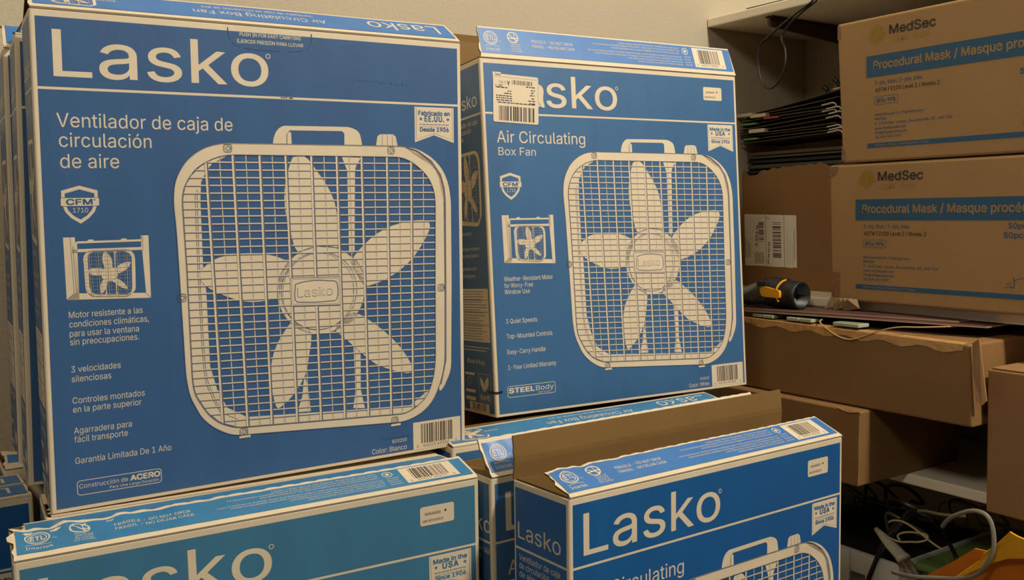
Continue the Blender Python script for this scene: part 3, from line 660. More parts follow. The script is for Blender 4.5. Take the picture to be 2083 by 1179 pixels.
# ---------------------------------------------------------------- plain brown cartons
K1 = mat('brown_carton', (164, 128, 82), .7, .05, 8, .05, 200); K2 = mat('dark_brown_carton', (134, 98, 56), .7, .05, 8, .05, 200); K3 = mat('worn_carton', (150, 112, 70), .7, .07, 6, .05, 200)
TAPE = mat('clear_packing_tape', (134, 108, 80), .25, .05, 20, .3, 90); TAPED = mat('brown_tape', (140, 100, 66), .35, .06, 20, .2, 90)
BLUEM = mat('teal_blue_print', (40, 86, 118), .6, .05); GOLD = mat('gold_print', (150, 118, 36), .55, .05); DGREY = mat('dark_grey_print', (62, 52, 44), .6, .05)
def hexa(mb, c, m, r=.004, inside=False):
    """closed carton from 8 corners (bottom 4, top 4), edges rounded"""
    bm = bmesh.new(); V = [bm.verts.new(p) for p in c]
    for f in ((3, 2, 1, 0), (4, 5, 6, 7), (0, 1, 5, 4), (1, 2, 6, 5), (2, 3, 7, 6), (3, 0, 4, 7)): bm.faces.new([V[i] for i in f])
    bmesh.ops.recalc_face_normals(bm, faces=bm.faces[:])
    bmesh.ops.bevel(bm, geom=bm.edges[:], offset=r, segments=3, affect='EDGES', profile=.5)
    bm.verts.index_update(); mb.add([v.co.copy() for v in bm.verts], [[v.index for v in f.verts] for f in bm.faces], m); bm.free()
def mask_box(x, yT, yB, zT, zB, yr, label, dz=0):
    t = thing('mask_carton', (x+.19, (yT+yr)/2, zB), label, 'cardboard box', 'brown cartons of masks'); mb = MB(); D = .38
    hexa(mb, [(x, yB, zB), (x, yr+yB-yT, zB), (x+D, yr+yB-yT, zB), (x+D, yB, zB), (x, yT, zT), (x, yr, zT), (x+D, yr, zT), (x+D, yT, zT)], K1, .005)
    sh = (yB-yT)/(zT-zB)*.35
    a = Art(mb, lambda u, v, h: Vector((x-h, yT-.0005*0-u*.001+sh*v*.001, zT-v*.001)))
    return t, mb, a
def mask_art(a, dx, dy, W):
    a = a.sub(lambda u, v: (u+dx, v+dy))
    a.rect(68.5, 73, W, 114, BLUEM, 1); a.rect(70, 240, W, 249, BLUEM, 1)
    a.text('Procedural Mask / Masque procédural', 84, 99.5, 15.6, K1, w=361, l=2, bold=.018)
    a.text('MedSec', 118, 37.6, 16.5, DGREY, w=95.5, l=1, bold=.022); a.text('CARE · SOIN', 125.5, 53.4, 8.6, GOLD, w=73.5, l=1)
    a.poly([(93, 15.5), (104, 21), (103, 33), (93.3, 54), (84, 33), (82.5, 21)], GOLD, 1)
    a.poly([(81, 22), (75, 38), (86, 48), (88, 44), (82, 34)], GOLD, 1); a.poly([(105.5, 22), (111, 38), (100.5, 48), (98.5, 44), (104.5, 34)], GOLD, 1)
    for x in (89, 97): a.stroke([(x, 20), (93.2+(x-93)*.3, 46)], .8, K1, 2)
    a.text('3-ply, blue / 3-plis, bleu', 87, 129, 7.4, BLUEM, w=99, l=1, bold=.012); a.text('ASTM F2100 Level 2 / Niveau 2', 87.5, 143, 7.4, DGREY, w=133.5, l=1, bold=.016)
    a.stroke(a.rrect(86, 152, 136.5, 167, 2), .9, BLUEM, 1, closed=True); a.text('BFE≥ 99%', 91, 163, 7, BLUEM, w=41, l=1, bold=.03)
    for y, s_, x in ((188.5, 'Manufactured for / Fabriqué pour :', 106), (196.6, 'MedSec', 26), (205.5, '9-1548 Gay-Lussac, Boucherville, QC, J4B 7G4', 159), (214.5, 'www.medseccare.com', 67.5), (223, 'info@medseccare.com', 69), (231.6, 'Tel: 438-500-9999', 57)):
        a.text(s_, 86.7, y, 5, BLUEM, w=x, l=1, res=2, bold=.012)
    a.text('Made in China / Fabriqué en Chine', 87.5, 246.6, 4.2, K1, w=112, l=2, res=2)
    a.text('50pcs x 40 boxes', 374, 128, 9.5, BLUEM, w=110, l=1, bold=.02); a.text('50pcs x 40 boîtes', 366, 144, 9.5, BLUEM, w=118, l=1, bold=.02)
    a.stroke(smooth2([(385, 212), (385.5, 228), (380, 228.5)], 4), 1.6, BLUEM, 1); a.stroke(smooth2([(386, 218), (392, 214), (404, 212)], 4), 1, BLUEM, 1); a.text('BFE', 372, 225, 3.5, BLUEM, l=1); a.rect(370, 228, 382, 229, BLUEM, 1)
def tape_patch(mb, pts, m):
    mb.add(pts, [tuple(range(len(pts)))], m)
t, mb, a = mask_box(1.6, 1.2316, 1.2136, 1.2929, 1.0175, .70, 'upper brown mask carton with blue printed band')
mask_art(a, 0, 0, 531); mb.build('carton', t)
mb = MB(); x = 1.5990
mb.add([(x, 1.2285, 1.290), (x, 1.2235, 1.290), (x, 1.2215, 1.262), (x, 1.2285, 1.262)], [(0, 1, 2, 3)], TAPED); mb.build('tape_strip', t); mb = MB(); mb.add([(x, 1.2145, 1.052), (x, 1.207, 1.040), (x, 1.206, 1.022), (x, 1.2145, 1.022)], [(0, 1, 2, 3)], TAPE)
mb.build('packing_tape', t)
t, mb, a = mask_box(1.6, 1.2445, 1.2345, 1.0150, .7425, .70, 'lower brown mask carton with torn clear tape at its bottom corner')
mask_art(a, -5.5, -3, 542); mb.build('carton', t)
mb = MB(); x = 1.5990
mb.add([(x, 1.242, 1.012), (x, 1.222, 1.012), (x, 1.226, .998), (x, 1.242, .990)], [(0, 1, 2, 3)], TAPE); mb.build('tape_strip', t); mb = MB()
mb.add([(x, 1.234, .800), (x, 1.214, .800), (x, 1.215, .745), (x, 1.234, .745)], [(0, 1, 2, 3)], TAPED); mb.build('tape_strip', t); mb = MB()
r = random.Random(4)
for k in range(5):
    y = 1.236-.012*k; P = [Vector((1.598-.003*k, y, .748)), Vector((1.598, y-.016, .748)), Vector((1.594-.004*r.random(), y-.018-.012*r.random(), .730)), Vector((1.590, y+.004+.01*r.random(), .722+.006*r.random()))]; mb.add(P, [(0, 1, 2, 3)], TAPE)
o = mb.build('packing_tape', t); o['label'] = 'crumpled loose clear tape'

# brown carton with shipping label and torn rim, at the back of the middle shelf
def nearer(p):
    q = Vector((0, 0, .93))+(p-Vector((0, 0, .93)))*.962
    if p.z < .76: q.z = p.z
    return q
XF[0] = nearer
t = thing('torn_carton', (1.89, 1.45, .7415), 'brown carton with a torn top edge and white shipping label at the shelf corner', 'cardboard box')
mb = MB(); x0, x1, ya, yb, zb, zt = 1.82, 1.978, 1.678, 1.300, .742, 1.0285
torn = [(0, 9), (10, 3), (30, 16), (55, 15), (66, 6), (79, 3), (90, 6), (105, -1), (124, 2), (136, -2), (162, -1), (182, -4), (199, -2), (218, -6), (233, -2), (246, -8), (254, -5), (266, 0), (273, 2), (300, 0), (361, 1)]
top = [Vector((x0+r.uniform(-.001, .001), min(ya, 1.6885-u*.001), zt-v*.001)) for u, v in torn+[(388, 0)]]
top = [p for p in top if p.y <= ya and p.y >= yb]; 
n = len(top); bot = [Vector((x0, p.y, zb)) for p in top]; off = Vector((.004, 0, 0))
g = [(i, i+1, n+i+1, n+i) for i in range(n-1)]
mb.add(top+bot, g, K2); mb.add([p+off for p in top]+[p+off for p in bot], g, KRAFTIN); mb.add(top+[p+off for p in top], g, KRAFTIN)
mb.box(x0, yb-.004, zb, x1, yb, zt-.002, K2); mb.box(x0, ya-.001, zb, x1, ya+.003, zt-.01, K2); mb.box(x1-.004, yb, zb, x1, ya, zt, K2); mb.box(x0+.004, yb, zb, x1-.004, ya, zb+.004, K2)
mb.build('carton', t)
mb = MB(); WHT = mat('white_label_paper', (226, 218, 204), .6, .03); a = Art(mb, lambda u, v, h: Vector((1.8196-h, 1.6885-u*.001, 1.0285-v*.001)))
a.poly([(16, 112), (180, 116), (184, 243), (178, 241), (170, 243), (147, 242), (120, 242.5), (80, 241.5), (20, 242.5)], WHT, 1)
a.stroke([(84.5, 113), (89, 241.5)], 1.2, BLACK, 2); a.stroke([(142, 115), (147.5, 242.5)], 1.2, BLACK, 2)
def sidebars(u0, u1, v0, v1, seed, n=40):
    rr = random.Random(seed); ws = [rr.choice((1, 1, 2, 3)) for _ in range(n)]; k = (v1-v0)/sum(ws); y = v0
    for i, q in enumerate(ws):
        if i % 2 == 0: a.rect(u0+(y-v0)*.04, y, u1+(y-v0)*.04, y+q*k, BLACK, 2)
        y += q*k
sidebars(107, 133, 133, 222, 4); sidebars(63, 79, 132, 182, 7, 30)
a.text('FL 323 0-04', 61, 192, 8.4, BLACK, w=52, l=2, rot=-math.pi/2+.04, bold=.03)
a.text('2', 96, 125, 8, BLACK, l=2, rot=-math.pi/2); a.text('UPS 2ND DAY AIR', 98, 237, 5, BLACK, w=56, l=2, rot=-math.pi/2+.04, bold=.03)
for k in range(4): a.stroke([(21+k*5.2, 222), (19.5+k*5.2, 172+k*4)], 1.5, DGREY, 2)
for k in range(7): a.stroke([(53+k*4.6, 236), (52.2+k*4.6, 209-(k % 3)*2)], 1.6, DGREY, 2)
for k in range(3): a.stroke([(156+k*8, 236), (154+k*8, 150+k*20)], .7, INK, 2)
a.stroke([(176.5, 225), (173.5, 150)], 1.2, DGREY, 2)
o = mb.build('shipping_label', t); o['label'] = 'white shipping label with barcodes turned sideways'

XF[0] = None
# long carton, its lower neighbour and the one at the right edge
t = thing('long_carton', (1.70, 1.1, .5545), 'long plain brown carton sticking out below the middle shelf', 'cardboard box')
mb = MB(); hexa(mb, [(1.5, 1.40, .5553), (1.5, .8706, .5572), (1.86, .8706, .5572), (1.86, 1.40, .5553), (1.5, 1.40, .7030), (1.5, .8788, .6975), (1.86, .8788, .6975), (1.86, 1.40, .7030)], K2, .004); mb.build('carton', t)
mb = MB(); P = [Vector((1.4992, .8745, .7010)), Vector((1.4992, .8630, .7095)), Vector((1.503, .8500, .606)), Vector((1.501, .8560, .598)), Vector((1.4992, .8655, .6030)), Vector((1.4992, .8720, .650))]
mb.add(P+[p+Vector((.004, 0, 0)) for p in P], [tuple(range(6)), tuple(range(11, 5, -1))]+[(i, (i+1) % 6, 6+(i+1) % 6, 6+i) for i in range(6)], K3)
mb.build('side_flap', t)
mb = MB(); N_ = 30; A_ = [Vector((1.4990, 1.39-.50*i/N_, .7015-.0045*i/N_)) for i in range(N_+1)]; B_ = [Vector((1.4988, 1.39-.50*i/N_, .6880-.0045*i/N_+.004*math.sin(i*1.3))) for i in range(N_+1)]; C_ = [Vector((1.515, 1.39-.50*i/N_, .7040-.005*i/N_)) for i in range(N_+1)]
mb.add(A_+B_+C_, [(i, i+1, N_+2+i, N_+1+i) for i in range(N_)]+[(i, i+1, 2*N_+3+i, 2*N_+2+i) for i in range(N_)], mat('glossy_tape', (196, 150, 92), .25, .08, 30, .5, 60)); o = mb.build('packing_tape', t); o['label'] = 'glossy brown tape along the top edge'
t = thing('small_carton', (1.65, 1.2, .412), 'plain brown carton on the bottom shelf directly under the long carton', 'cardboard box')
mb = MB(); hexa(mb, [(1.4726, 1.42, .412), (1.4726, 1.0719, .412), (1.80, 1.0719, .412), (1.80, 1.42, .412), (1.4745, 1.42, .5540), (1.4745, 1.0690, .5548), (1.80, 1.0690, .5548), (1.80, 1.42, .5540)], K2, .004); mb.build('carton', t)
mb = MB(); mb.tube(smooth_path([(1.4735, 1.0715, .545), (1.472, 1.0705, .50), (1.4725, 1.0708, .45), (1.472, 1.0712, .416)], 5), .0012, K3, 5); mb.tube(smooth_path([(1.475, 1.12, .5535), (1.4735, 1.095, .5500), (1.474, 1.072, .5535)], 5), .0018, K3, 5); o = mb.build('frayed_edge', t)
t = thing('tall_carton', (1.69, .66, .412), 'plain brown carton standing on the bottom shelf at the right edge', 'cardboard box')
mb = MB(); hexa(mb, [(1.5281, .8595, .412), (1.5281, .46, .412), (1.86, .46, .412), (1.86, .8595, .412), (1.5281, .8630, .6560), (1.5281, .46, .6560), (1.86, .46, .6560), (1.86, .8630, .6560)], K3, .003); mb.build('carton', t)
mb = MB(); mb.box(1.530, .47, .6565, 1.66, .857, .6595, K3, r=.0012); mb.build('top_flap', t)

# ---------------------------------------------------------------- clutter on the long carton
DARKPL = mat('dark_grey_plastic', (30, 29, 30), .45, .1); SMOKE = mat('smoky_grey_plastic', (92, 90, 84), .25, .08, 6); YEL = mat('yellow_plastic', (232, 160, 22), .35, .05)
SHEET = mat('reddish_hardboard', (84, 56, 50), .5, .2, 12); SHEETE = mat('pale_sheet_edge', (166, 134, 108), .7, .1)
def sheet(z, dy, label, x0=1.497, grp=None):
    mb = MB(); n = 14; T = []; B = []
    for i in range(n+1):
        f = i/n; y = 1.40-f*(.50+dy); zz = z+.0035*math.sin(f*2.6)+.002*f; xa = x0+.004+.085*f**2; xb = 1.78
        for x in (xa, xb): T.append(Vector((x, y, zz+.0026))); B.append(Vector((x, y, zz)))
    g = [(2*i, 2*i+1, 2*i+3, 2*i+2) for i in range(n)]
    mb.add(T, g, SHEET); mb.add(B, g, SHEET); e = [2*i for i in range(n+1)]; mb.add([T[i] for i in e]+[B[i] for i in e], [(i, i+1, n+2+i, n+1+i) for i in range(n)], SHEETE)
    mb.add([T[-2], T[-1], B[-1], B[-2]], [(0, 1, 2, 3)], SHEETE)
    return tag(mb.build('hardboard_sheet', origin=(1.64, 1.15, z)), label, 'sheet', grp)
sheet(.7130, .0, 'lower thin reddish sheet lying on the long carton, its pale edge forward'); sheet(.7165, -.06, 'upper thin reddish sheet on which the grey nozzle rests', 1.512)
TILE = mat('pale_green_glass', (168, 178, 150), .2, .06)
for ya, yb, lab in ((1.357, 1.333, 'leftmost pale green glass piece on the long carton edge'), (1.331, 1.302, 'second pale glass piece from the left on the long carton'), (1.268, 1.238, 'third pale green glass piece, left of the twine'), (1.236, 1.206, 'fourth pale green glass piece, just left of the twine'), (1.156, 1.098, 'pale glass piece right of the start of the twine')):
    mb = MB(); mb.box(1.5025, yb, .7045, 1.535, ya, .7115, TILE, r=.0015); tag(mb.build('glass_piece', origin=(1.52, (ya+yb)/2, .7045)), lab, 'glass piece', 'glass pieces on the long carton')
TW = mat('natural_twine', (186, 146, 96), .85, .1, 200)
mb = MB(); mb.tube(smooth_path([(1.53, 1.20, .7095), (1.508, 1.187, .712), (1.497, 1.1805, .708), (1.4962, 1.164, .6975), (1.4958, 1.140, .6865), (1.4958, 1.115, .6822), (1.4958, 1.092, .6875), (1.4962, 1.068, .6975), (1.498, 1.035, .7095), (1.506, 1.012, .7145), (1.53, .985, .7150), (1.59, .945, .716), (1.645, .935, .7155), (1.70, .957, .716), (1.72, .99, .716)], 6), .0014, TW, 6)
tag(mb.build('twine', origin=(1.50, 1.1, .70)), 'thin natural twine drooping over the edge of the long carton', 'string')
# nozzle with clip
t = thing('plastic_nozzle', (1.565, 1.37, .722), 'grey and black plastic nozzle with a yellow clip lying on the reddish sheets', 'nozzle')
def loft(mb, secs, m, n=20, cap=True):
    """secs: (centre, axis u, axis v, ru, rv)"""
    P = []
    for c, u, v, ru, rv in secs:
        c, u, v = Vector(c), Vector(u), Vector(v); P += [c+u*(ru*math.cos(2*math.pi*k/n))+v*(rv*math.sin(2*math.pi*k/n)) for k in range(n)]
    F = [(i*n+k, i*n+(k+1) % n, (i+1)*n+(k+1) % n, (i+1)*n+k) for i in range(len(secs)-1) for k in range(n)]
    if cap: F += [tuple(reversed(range(n))), tuple((len(secs)-1)*n+k for k in range(n))]
    mb.add(P, F, m)
X_, Z_ = (1, 0, 0), (0, 0, 1)
mb = MB(); loft(mb, [((1.565, 1.482, .7265), X_, Z_, .036, .004), ((1.565, 1.465, .732), X_, Z_, .039, .009), ((1.565, 1.440, .739), X_, Z_, .037, .016), ((1.565, 1.410, .746), X_, Z_, .033, .022), ((1.565, 1.380, .751), X_, Z_, .029, .0265), ((1.565, 1.358, .753), X_, Z_, .027, .028)], SMOKE, 24); mb.build('nozzle_hood', t, True)
mb = MB(); loft(mb, [((1.565, 1.478, .7245), X_, Z_, .042, .002), ((1.565, 1.405, .7245), X_, Z_, .036, .0022)], SMOKE, 24); mb.build('hood_rim', t)
mb = MB(); loft(mb, [((1.562, 1.368, .753), X_, Z_, .030, .0305), ((1.562, 1.345, .754), X_, Z_, .033, .0335), ((1.560, 1.312, .752), X_, Z_, .031, .031), ((1.559, 1.290, .7505), X_, Z_, .0285, .0285), ((1.558, 1.276, .7505), X_, Z_, .0285, .0285), ((1.558, 1.275, .7505), X_, Z_, .0245, .0245), ((1.558, 1.305, .7505), X_, Z_, .023, .023)], DARKPL, 24); mb.build('hose_collar', t, True)
mb = MB(); mb.box(1.5295, 1.345, .765, 1.548, 1.372, .7775, DARKPL, r=.002); mb.box(1.552, 1.31, .776, 1.566, 1.365, .784, DARKPL, r=.002); mb.build('collar_ridge', t)
mb = MB(); x = 1.5235
P = [(x, y-.052, z) for y, z in smooth2([(1.4085, .756), (1.4075, .763), (1.402, .7665), (1.39, .766), (1.372, .7625), (1.3665, .762), (1.358, .759), (1.3575, .746), (1.366, .7455), (1.38, .7455), (1.395, .746), (1.404, .7475), (1.4085, .756)], 3)[:-1]]
n = len(P); mb.add([Vector(p) for p in P]+[Vector(p)+Vector((.007, 0, 0)) for p in P], [tuple(range(n)), tuple(range(2*n-1, n-1, -1))]+[(i, (i+1) % n, n+(i+1) % n, n+i) for i in range(n)], YEL)
mb.tube(smooth_path([(x+.002, 1.3145, .7625), (x+.006, 1.3120, .771), (x+.014, 1.3090, .7785), (x+.024, 1.308, .7815)], 4), .0022, YEL, 6); mb.tube([(x+.002, 1.314, .746), (x+.006, 1.3115, .737)], .0018, YEL, 6)
mb.build('clip', t)

# ---------------------------------------------------------------- folders in the torn carton
XF[0] = nearer
FOLD = [mat('olive_folder', (96, 84, 62), .6, .1), mat('dark_folder', (44, 38, 32), .6, .1), mat('brown_folder', (78, 60, 46), .6, .1), mat('wine_folder', (84, 34, 34), .6, .1)]
HOOK = mat('white_hook_tip', (214, 208, 200), .3); TABC = mat('clear_tab', (200, 190, 160), .2); TABG = mat('green_tab', (96, 150, 84), .4); TABR = mat('red_tab', (168, 52, 52), .4)
BOARD = [mat('brown_board', (86, 64, 44), .7), mat('grey_green_board', (72, 72, 60), .7), mat('black_board', (26, 24, 22), .7)]
for i, (z, th, xo, lab) in enumerate(((1.018, .006, .0, 'lowest dark board of the flat stack in the torn carton'), (1.030, .009, .004, 'grey green board above the lowest one in the torn carton'), (1.043, .007, .002, 'dark board in the middle of the flat stack in the torn carton'), (1.055, .005, .003, 'brown edged board near the top of the flat stack'), (1.062, .008, .0, 'topmost brown board of the flat stack below the hanging folders'))):
    mb = MB(); mb.box(1.828+xo, 1.310, z, 1.972, 1.674, z+th, BOARD[(2, 1, 2, 1, 0)[i]], r=.0008); tag(mb.build('flat_board', origin=(1.9, 1.44, z)), lab, 'board', 'flat boards in the torn carton')
mb = MB(); mb.box(1.827, 1.310, .748, 1.972, 1.674, 1.016, BOARD[2], r=.004); tag(mb.build('document_block', origin=(1.9, 1.44, .748)), 'dark block of paperwork filling the torn carton under the boards', 'papers')
yL, yR = 1.674, 1.384
specs = [  # left z, right z, material, hook, tab
 (1.092, 1.1000, 2, 1, None), (1.100, 1.107, 1, 1, 'g'), (1.108, 1.114, 3, 1, None), (1.115, 1.122, 1, 0, 'c'), (1.122, 1.131, 0, 1, None), (1.129, 1.139, 1, 1, None), (1.136, 1.147, 2, 1, 'g'), (1.143, 1.155, 0, 1, 'r'), (1.150, 1.167, 1, 1, 'c'), (1.157, 1.181, 0, 0, 'c'), (1.162, 1.196, 2, 1, None)]
words = ('lowest', 'second lowest', 'third lowest, wine red', 'fourth lowest', 'fifth lowest', 'middle', 'fifth from the top, green tabbed', 'fourth from the top, red tabbed', 'third from the top', 'second from the top', 'topmost')
for i, (zl, zr, c, hk, tb) in enumerate(specs):
    f = thing('hanging_folder', (1.88, 1.49, zl), '%s hanging folder of the messy pile behind the mask cartons' % words[i], 'folder', 'hanging folders on the flat boards')
    mb = MB(); xo = 1.80+R.uniform(0, .012); n = 8; T = []; B = []; yr = yR+R.uniform(-.012, .014)
    for k in range(n+1):
        q = k/n; y = yL+(yr-yL)*q; z = zl+(zr-zl)*q+.0035*math.sin(q*3+i)*(1 if i > 2 else .3)
        for x in (xo+.004*math.sin(q*4+i), 1.968): T.append(Vector((x, y, z+.0016))); B.append(Vector((x, y, z)))
    g = [(2*k, 2*k+1, 2*k+3, 2*k+2) for k in range(n)]; mb.add(T, g, FOLD[c]); mb.add(B, g, FOLD[c])
    e = [2*k for k in range(n+1)]; mb.add([T[k] for k in e]+[B[k] for k in e], [(k, k+1, n+2+k, n+1+k) for k in range(n)], FOLD[0] if i % 2 else FOLD[2]); mb.add([T[-2], T[-1], B[-1], B[-2]], [(0, 1, 2, 3)], FOLD[2]); mb.build('folder_sheet', f)
    if hk:
        mb = MB(); p = T[-2]; mb.tube(smooth_path([p+Vector((-.001, .03, -.001)), p+Vector((-.002, .012, .0005)), p+Vector((-.002, .002, .002)), p+Vector((-.001, -.006, .0)), p+Vector((0, -.009, -.005))], 3), .0016, HOOK, 6); mb.build('hook', f)
    if tb:
        m_ = {'g': TABG, 'r': TABR, 'c': TABC}[tb]; q = {'g': .12, 'r': .36, 'c': .22 if i < 9 else .06}[tb]; mb = MB(); y = yL+(yr-yL)*q; z = zl+(zr-zl)*q
        if tb == 'c': mb.box(xo-.012, y-.028, z-.001, xo+.004, y+.022, z+.008, m_, r=.001)
        else: mb.box(xo-.008, y-.022, z-.001, xo+.004, y+.022, z+.004, m_, r=.001)
        mb.build('index_tab', f)
# grey rack with black pegs behind the folders
t = thing('plastic_rack', (1.93, 1.45, 1.17), 'slanted grey plastic rack with black pegs behind the folder pile', 'rack'); GP = mat('grey_plastic', (120, 108, 90), .4)
mb = MB(); a_, b_ = Vector((1.965, 1.545, 1.198)), Vector((1.955, 1.36, 1.284)); d = (b_-a_).normalized(); nrm = Vector((0, -d.z, d.y)).normalized()
if nrm.z < 0: nrm = -nrm
P = [a_-nrm*.006, b_-nrm*.022, b_+nrm*.012, a_+nrm*.006]; off = Vector((-.012, 0, 0)); mb.add(P+[p+off for p in P], [(0, 1, 2, 3), (7, 6, 5, 4), (0, 4, 5, 1), (1, 5, 6, 2), (2, 6, 7, 3), (3, 7, 4, 0)], GP); mb.build('rack_bar', t)
for k in range(4):
    c = a_+(b_-a_)*(.13+.17*k)+off; mb = MB(); mb.tube([c, c+nrm*.012+Vector((-.004, 0, 0)), c+nrm*.022+Vector((-.008, .004, 0))], [.0042, .0048, .0046], DARKPL, 10); mb.build('peg', t)

XF[0] = None
# ---------------------------------------------------------------- above the top shelf and the hanging cable
mb = MB(); P = [(1.660, 1.532), (1.665, 1.30), (1.90, 1.28), (1.92, 1.52)]
mb.add([Vector((x, y, 1.3775)) for x, y in P]+[Vector((x+.004, y-.006 if y > 1.4 else y, 1.386)) for x, y in P], [(3, 2, 1, 0), (4, 5, 6, 7)]+[(i, (i+1) % 4, 4+(i+1) % 4, 4+i) for i in range(4)], DARKPL)
tag(mb.build('black_tray', origin=(1.78, 1.4, 1.3765)), 'thin black tray lying on the top shelf above the cable', 'tray')
mb = MB(); mb.box(1.70, 1.24, 1.3885, 1.90, 1.46, 1.402, mat('brown_binder', (58, 44, 34), .6), r=.002)
tag(mb.build('dark_binder', origin=(1.8, 1.35, 1.3885)), 'dark flat binder lying on the black tray on the top shelf', 'binder')
mb = MB(); mb.box(1.664, 1.541, 1.3765, 1.69, 1.548, 1.384, HOOK, r=.001); tag(mb.build('white_clip', origin=(1.675, 1.545, 1.3765)), 'tiny white clip beside the black tray on the top shelf', 'clip')
BC = mat('black_cable', (20, 19, 18), .35); CABX = 1.61
mb = MB(); mb.tube(smooth_path([(1.80, 1.20, 1.382), (1.70, 1.25, 1.383), (1.64, 1.285, 1.381), (1.618, 1.312, 1.352), (1.61, 1.335, 1.338), (1.604, 1.3576, 1.3245), (1.60, 1.395, 1.303), (1.60, 1.4267, 1.2843), (1.60, 1.4345, 1.255), (1.60, 1.4300, 1.2218), (1.60, 1.418, 1.196), (1.60, 1.4051, 1.1873), (1.60, 1.388, 1.190), (1.60, 1.3692, 1.2089), (1.602, 1.361, 1.235), (1.604, 1.3635, 1.2646), (1.604, 1.3735, 1.2850), (1.606, 1.3720, 1.2980), (1.61, 1.3560, 1.318), (1.616, 1.330, 1.337), (1.622, 1.301, 1.3541), (1.64, 1.275, 1.380), (1.70, 1.235, 1.384), (1.80, 1.21, 1.383)], 6), .0023, BC, 8)
tag(mb.build('black_cable', origin=(1.61, 1.36, 1.376)), 'black cable hanging in a long loop over the top shelf edge', 'cable')

# ---------------------------------------------------------------- lower right: bin, plugs, cables, envelope (laid out small, then set out a step deeper under the shelf)
def deeper(p):
    q = Vector((0, 0, .93))+(p-Vector((0, 0, .93)))*1.10
    if p.z < .05: q.z = p.z
    return q
XF[0] = deeper
PLAST = mat('clear_bin_plastic', (190, 192, 188), .3, .03, spec=.5, alpha=.45); RIMP = mat('milky_rim_plastic', (222, 222, 216), .35, .03, alpha=.9); WP = mat('white_plug_plastic', (190, 182, 166), .4); BRASS = mat('brass', (196, 160, 96), .3, metal=1); WC = mat('grey_white_cable', (134, 126, 110), .5); CR = mat('cream_wire', (196, 180, 132), .4)
t = thing('storage_bin', (1.62, 1.14, .0), 'clear plastic storage bin on the floor under the bottom shelf beside the open fan carton', 'bin')
P0b, P1b = Vector((1.44, 1.20, .288)), Vector((1.50, .93, .366))
mb = MB(); mb.box(1.43, .955, .30, 1.80, 1.30, .33, PLAST, r=.004); 
mb2 = MB()
def wallring(mb, x0, y0, x1, y1, z0, z1, th, m):
    mb.box(x0, y0, z0, x0+th, y1, z1, m); mb.box(x1-th, y0, z0, x1, y1, z1, m); mb.box(x0+th, y0, z0, x1-th, y0+th, z1, m); mb.box(x0+th, y1-th, z0, x1-th, y1, z1, m)
mb = MB(); wallring(mb, 1.470, .99, 1.80, 1.30, .004, .270, .003, PLAST); mb.box(1.470, .99, .001, 1.80, 1.30, .004, PLAST); mb.build('bin_body', t)
mb = MB(); wallring(mb, 1.448, .968, 1.822, 1.322, .262, .302, .006, RIMP); mb.build('bin_rim', t)
for y in (1.078, 1.02):
    mb = MB(); mb.box(1.442, y-.012, .235, 1.448, y+.012, .300, RIMP, r=.002); mb.build('latch', t)
mb = MB(); GR = mat('green_lid', (112, 140, 76), .4)
mb.box(1.50, .86, .004, 1.80, .962, .285, mat('dim_clear_bin', (150, 148, 128), .4), r=.012); o = mb.build('green_lidded_bin', origin=(1.6, .93, 0)); tag(o, 'small bin with a green lid right of the clear storage bin', 'bin')
mb = MB(); mb.box(1.49, .855, .2855, 1.81, .966, .300, GR, r=.005); o2 = mb.build('lid', o); 
# things inside the clear bin: dark cords
t = thing('power_plug', (1.44, .965, .31), 'white two pin plug with brass prongs lying across the bin rim', 'plug')
ax = Vector((-.012, -.085, -.047)).normalized(); sd = ax.cross(Vector((0, 0, 1))).normalized(); upv = sd.cross(ax)
mb = MB(); c0 = Vector((1.452, 1.000, .341)); K = .78
loft(mb, [(c0+ax*(q*K), sd, upv, ru*K, rv*K) for q, ru, rv in ((-.03, .005, .005), (-.01, .009, .008), (.02, .0155, .010), (.055, .0165, .0115), (.058, .0185, .0125), (.066, .0185, .0125))], WP, 16); mb.build('plug_body', t, True)
for q in (-.0075, .0075):
    mb = MB(); p = c0+ax*.066*K+sd*q; mb.tube([p, p+ax*.018, p+ax*.021], [.0022, .0022, .001], BRASS, 8); mb.build('prong', t)
def cable(pts, rad, m, label, cat='cable', name='cable', k=6):
    mb = MB(); mb.tube(smooth_path(pts, k), rad, m, 7); return tag(mb.build(name, origin=pts[0]), label, cat)
cable([(1.50, .985, .385), (1.475, .99, .360), (1.452, 1.00, .335), (1.440, 1.008, .300), (1.436, 1.02, .262), (1.434, 1.03, .22)], .0042, BC, 'thick black cord falling over the front of the clear bin', name='electric_cable')
cable([(1.51, .978, .388), (1.48, .984, .365), (1.460, .996, .338), (1.446, .999, .318), (1.450, 1.012, .308), (1.462, 1.02, .312)], .0040, BC, 'black cord knotted behind the white plug', name='electric_cable')
cable([(1.53, .990, .372), (1.50, 1.006, .360), (1.485, 1.012, .340), (1.475, 1.000, .328)], .0040, mat('grey_black_cord', (48, 46, 44), .3), 'dark grey doubled cord above the plug', name='electric_cable')
cable([(1.452, .992, .372), (1.45, .982, .3785), (1.45, .965, .3815), (1.45, .945, .377), (1.452, .925, .367), (1.455, .908, .357), (1.46, .895, .350)], .0017, CR, 'thin cream wire arching above the green lid', name='cream_wire')
cable([(1.452, .992, .345), (1.45, .980, .344), (1.45, .965, .3445), (1.45, .950, .349), (1.45, .932, .354), (1.452, .918, .362), (1.454, .922, .369), (1.452, .945, .367), (1.45, .962, .362), (1.449, .972, .354), (1.45, .968, .347)], .0017, CR, 'cream wire coiled in a small loop on the green lid', name='cream_wire')
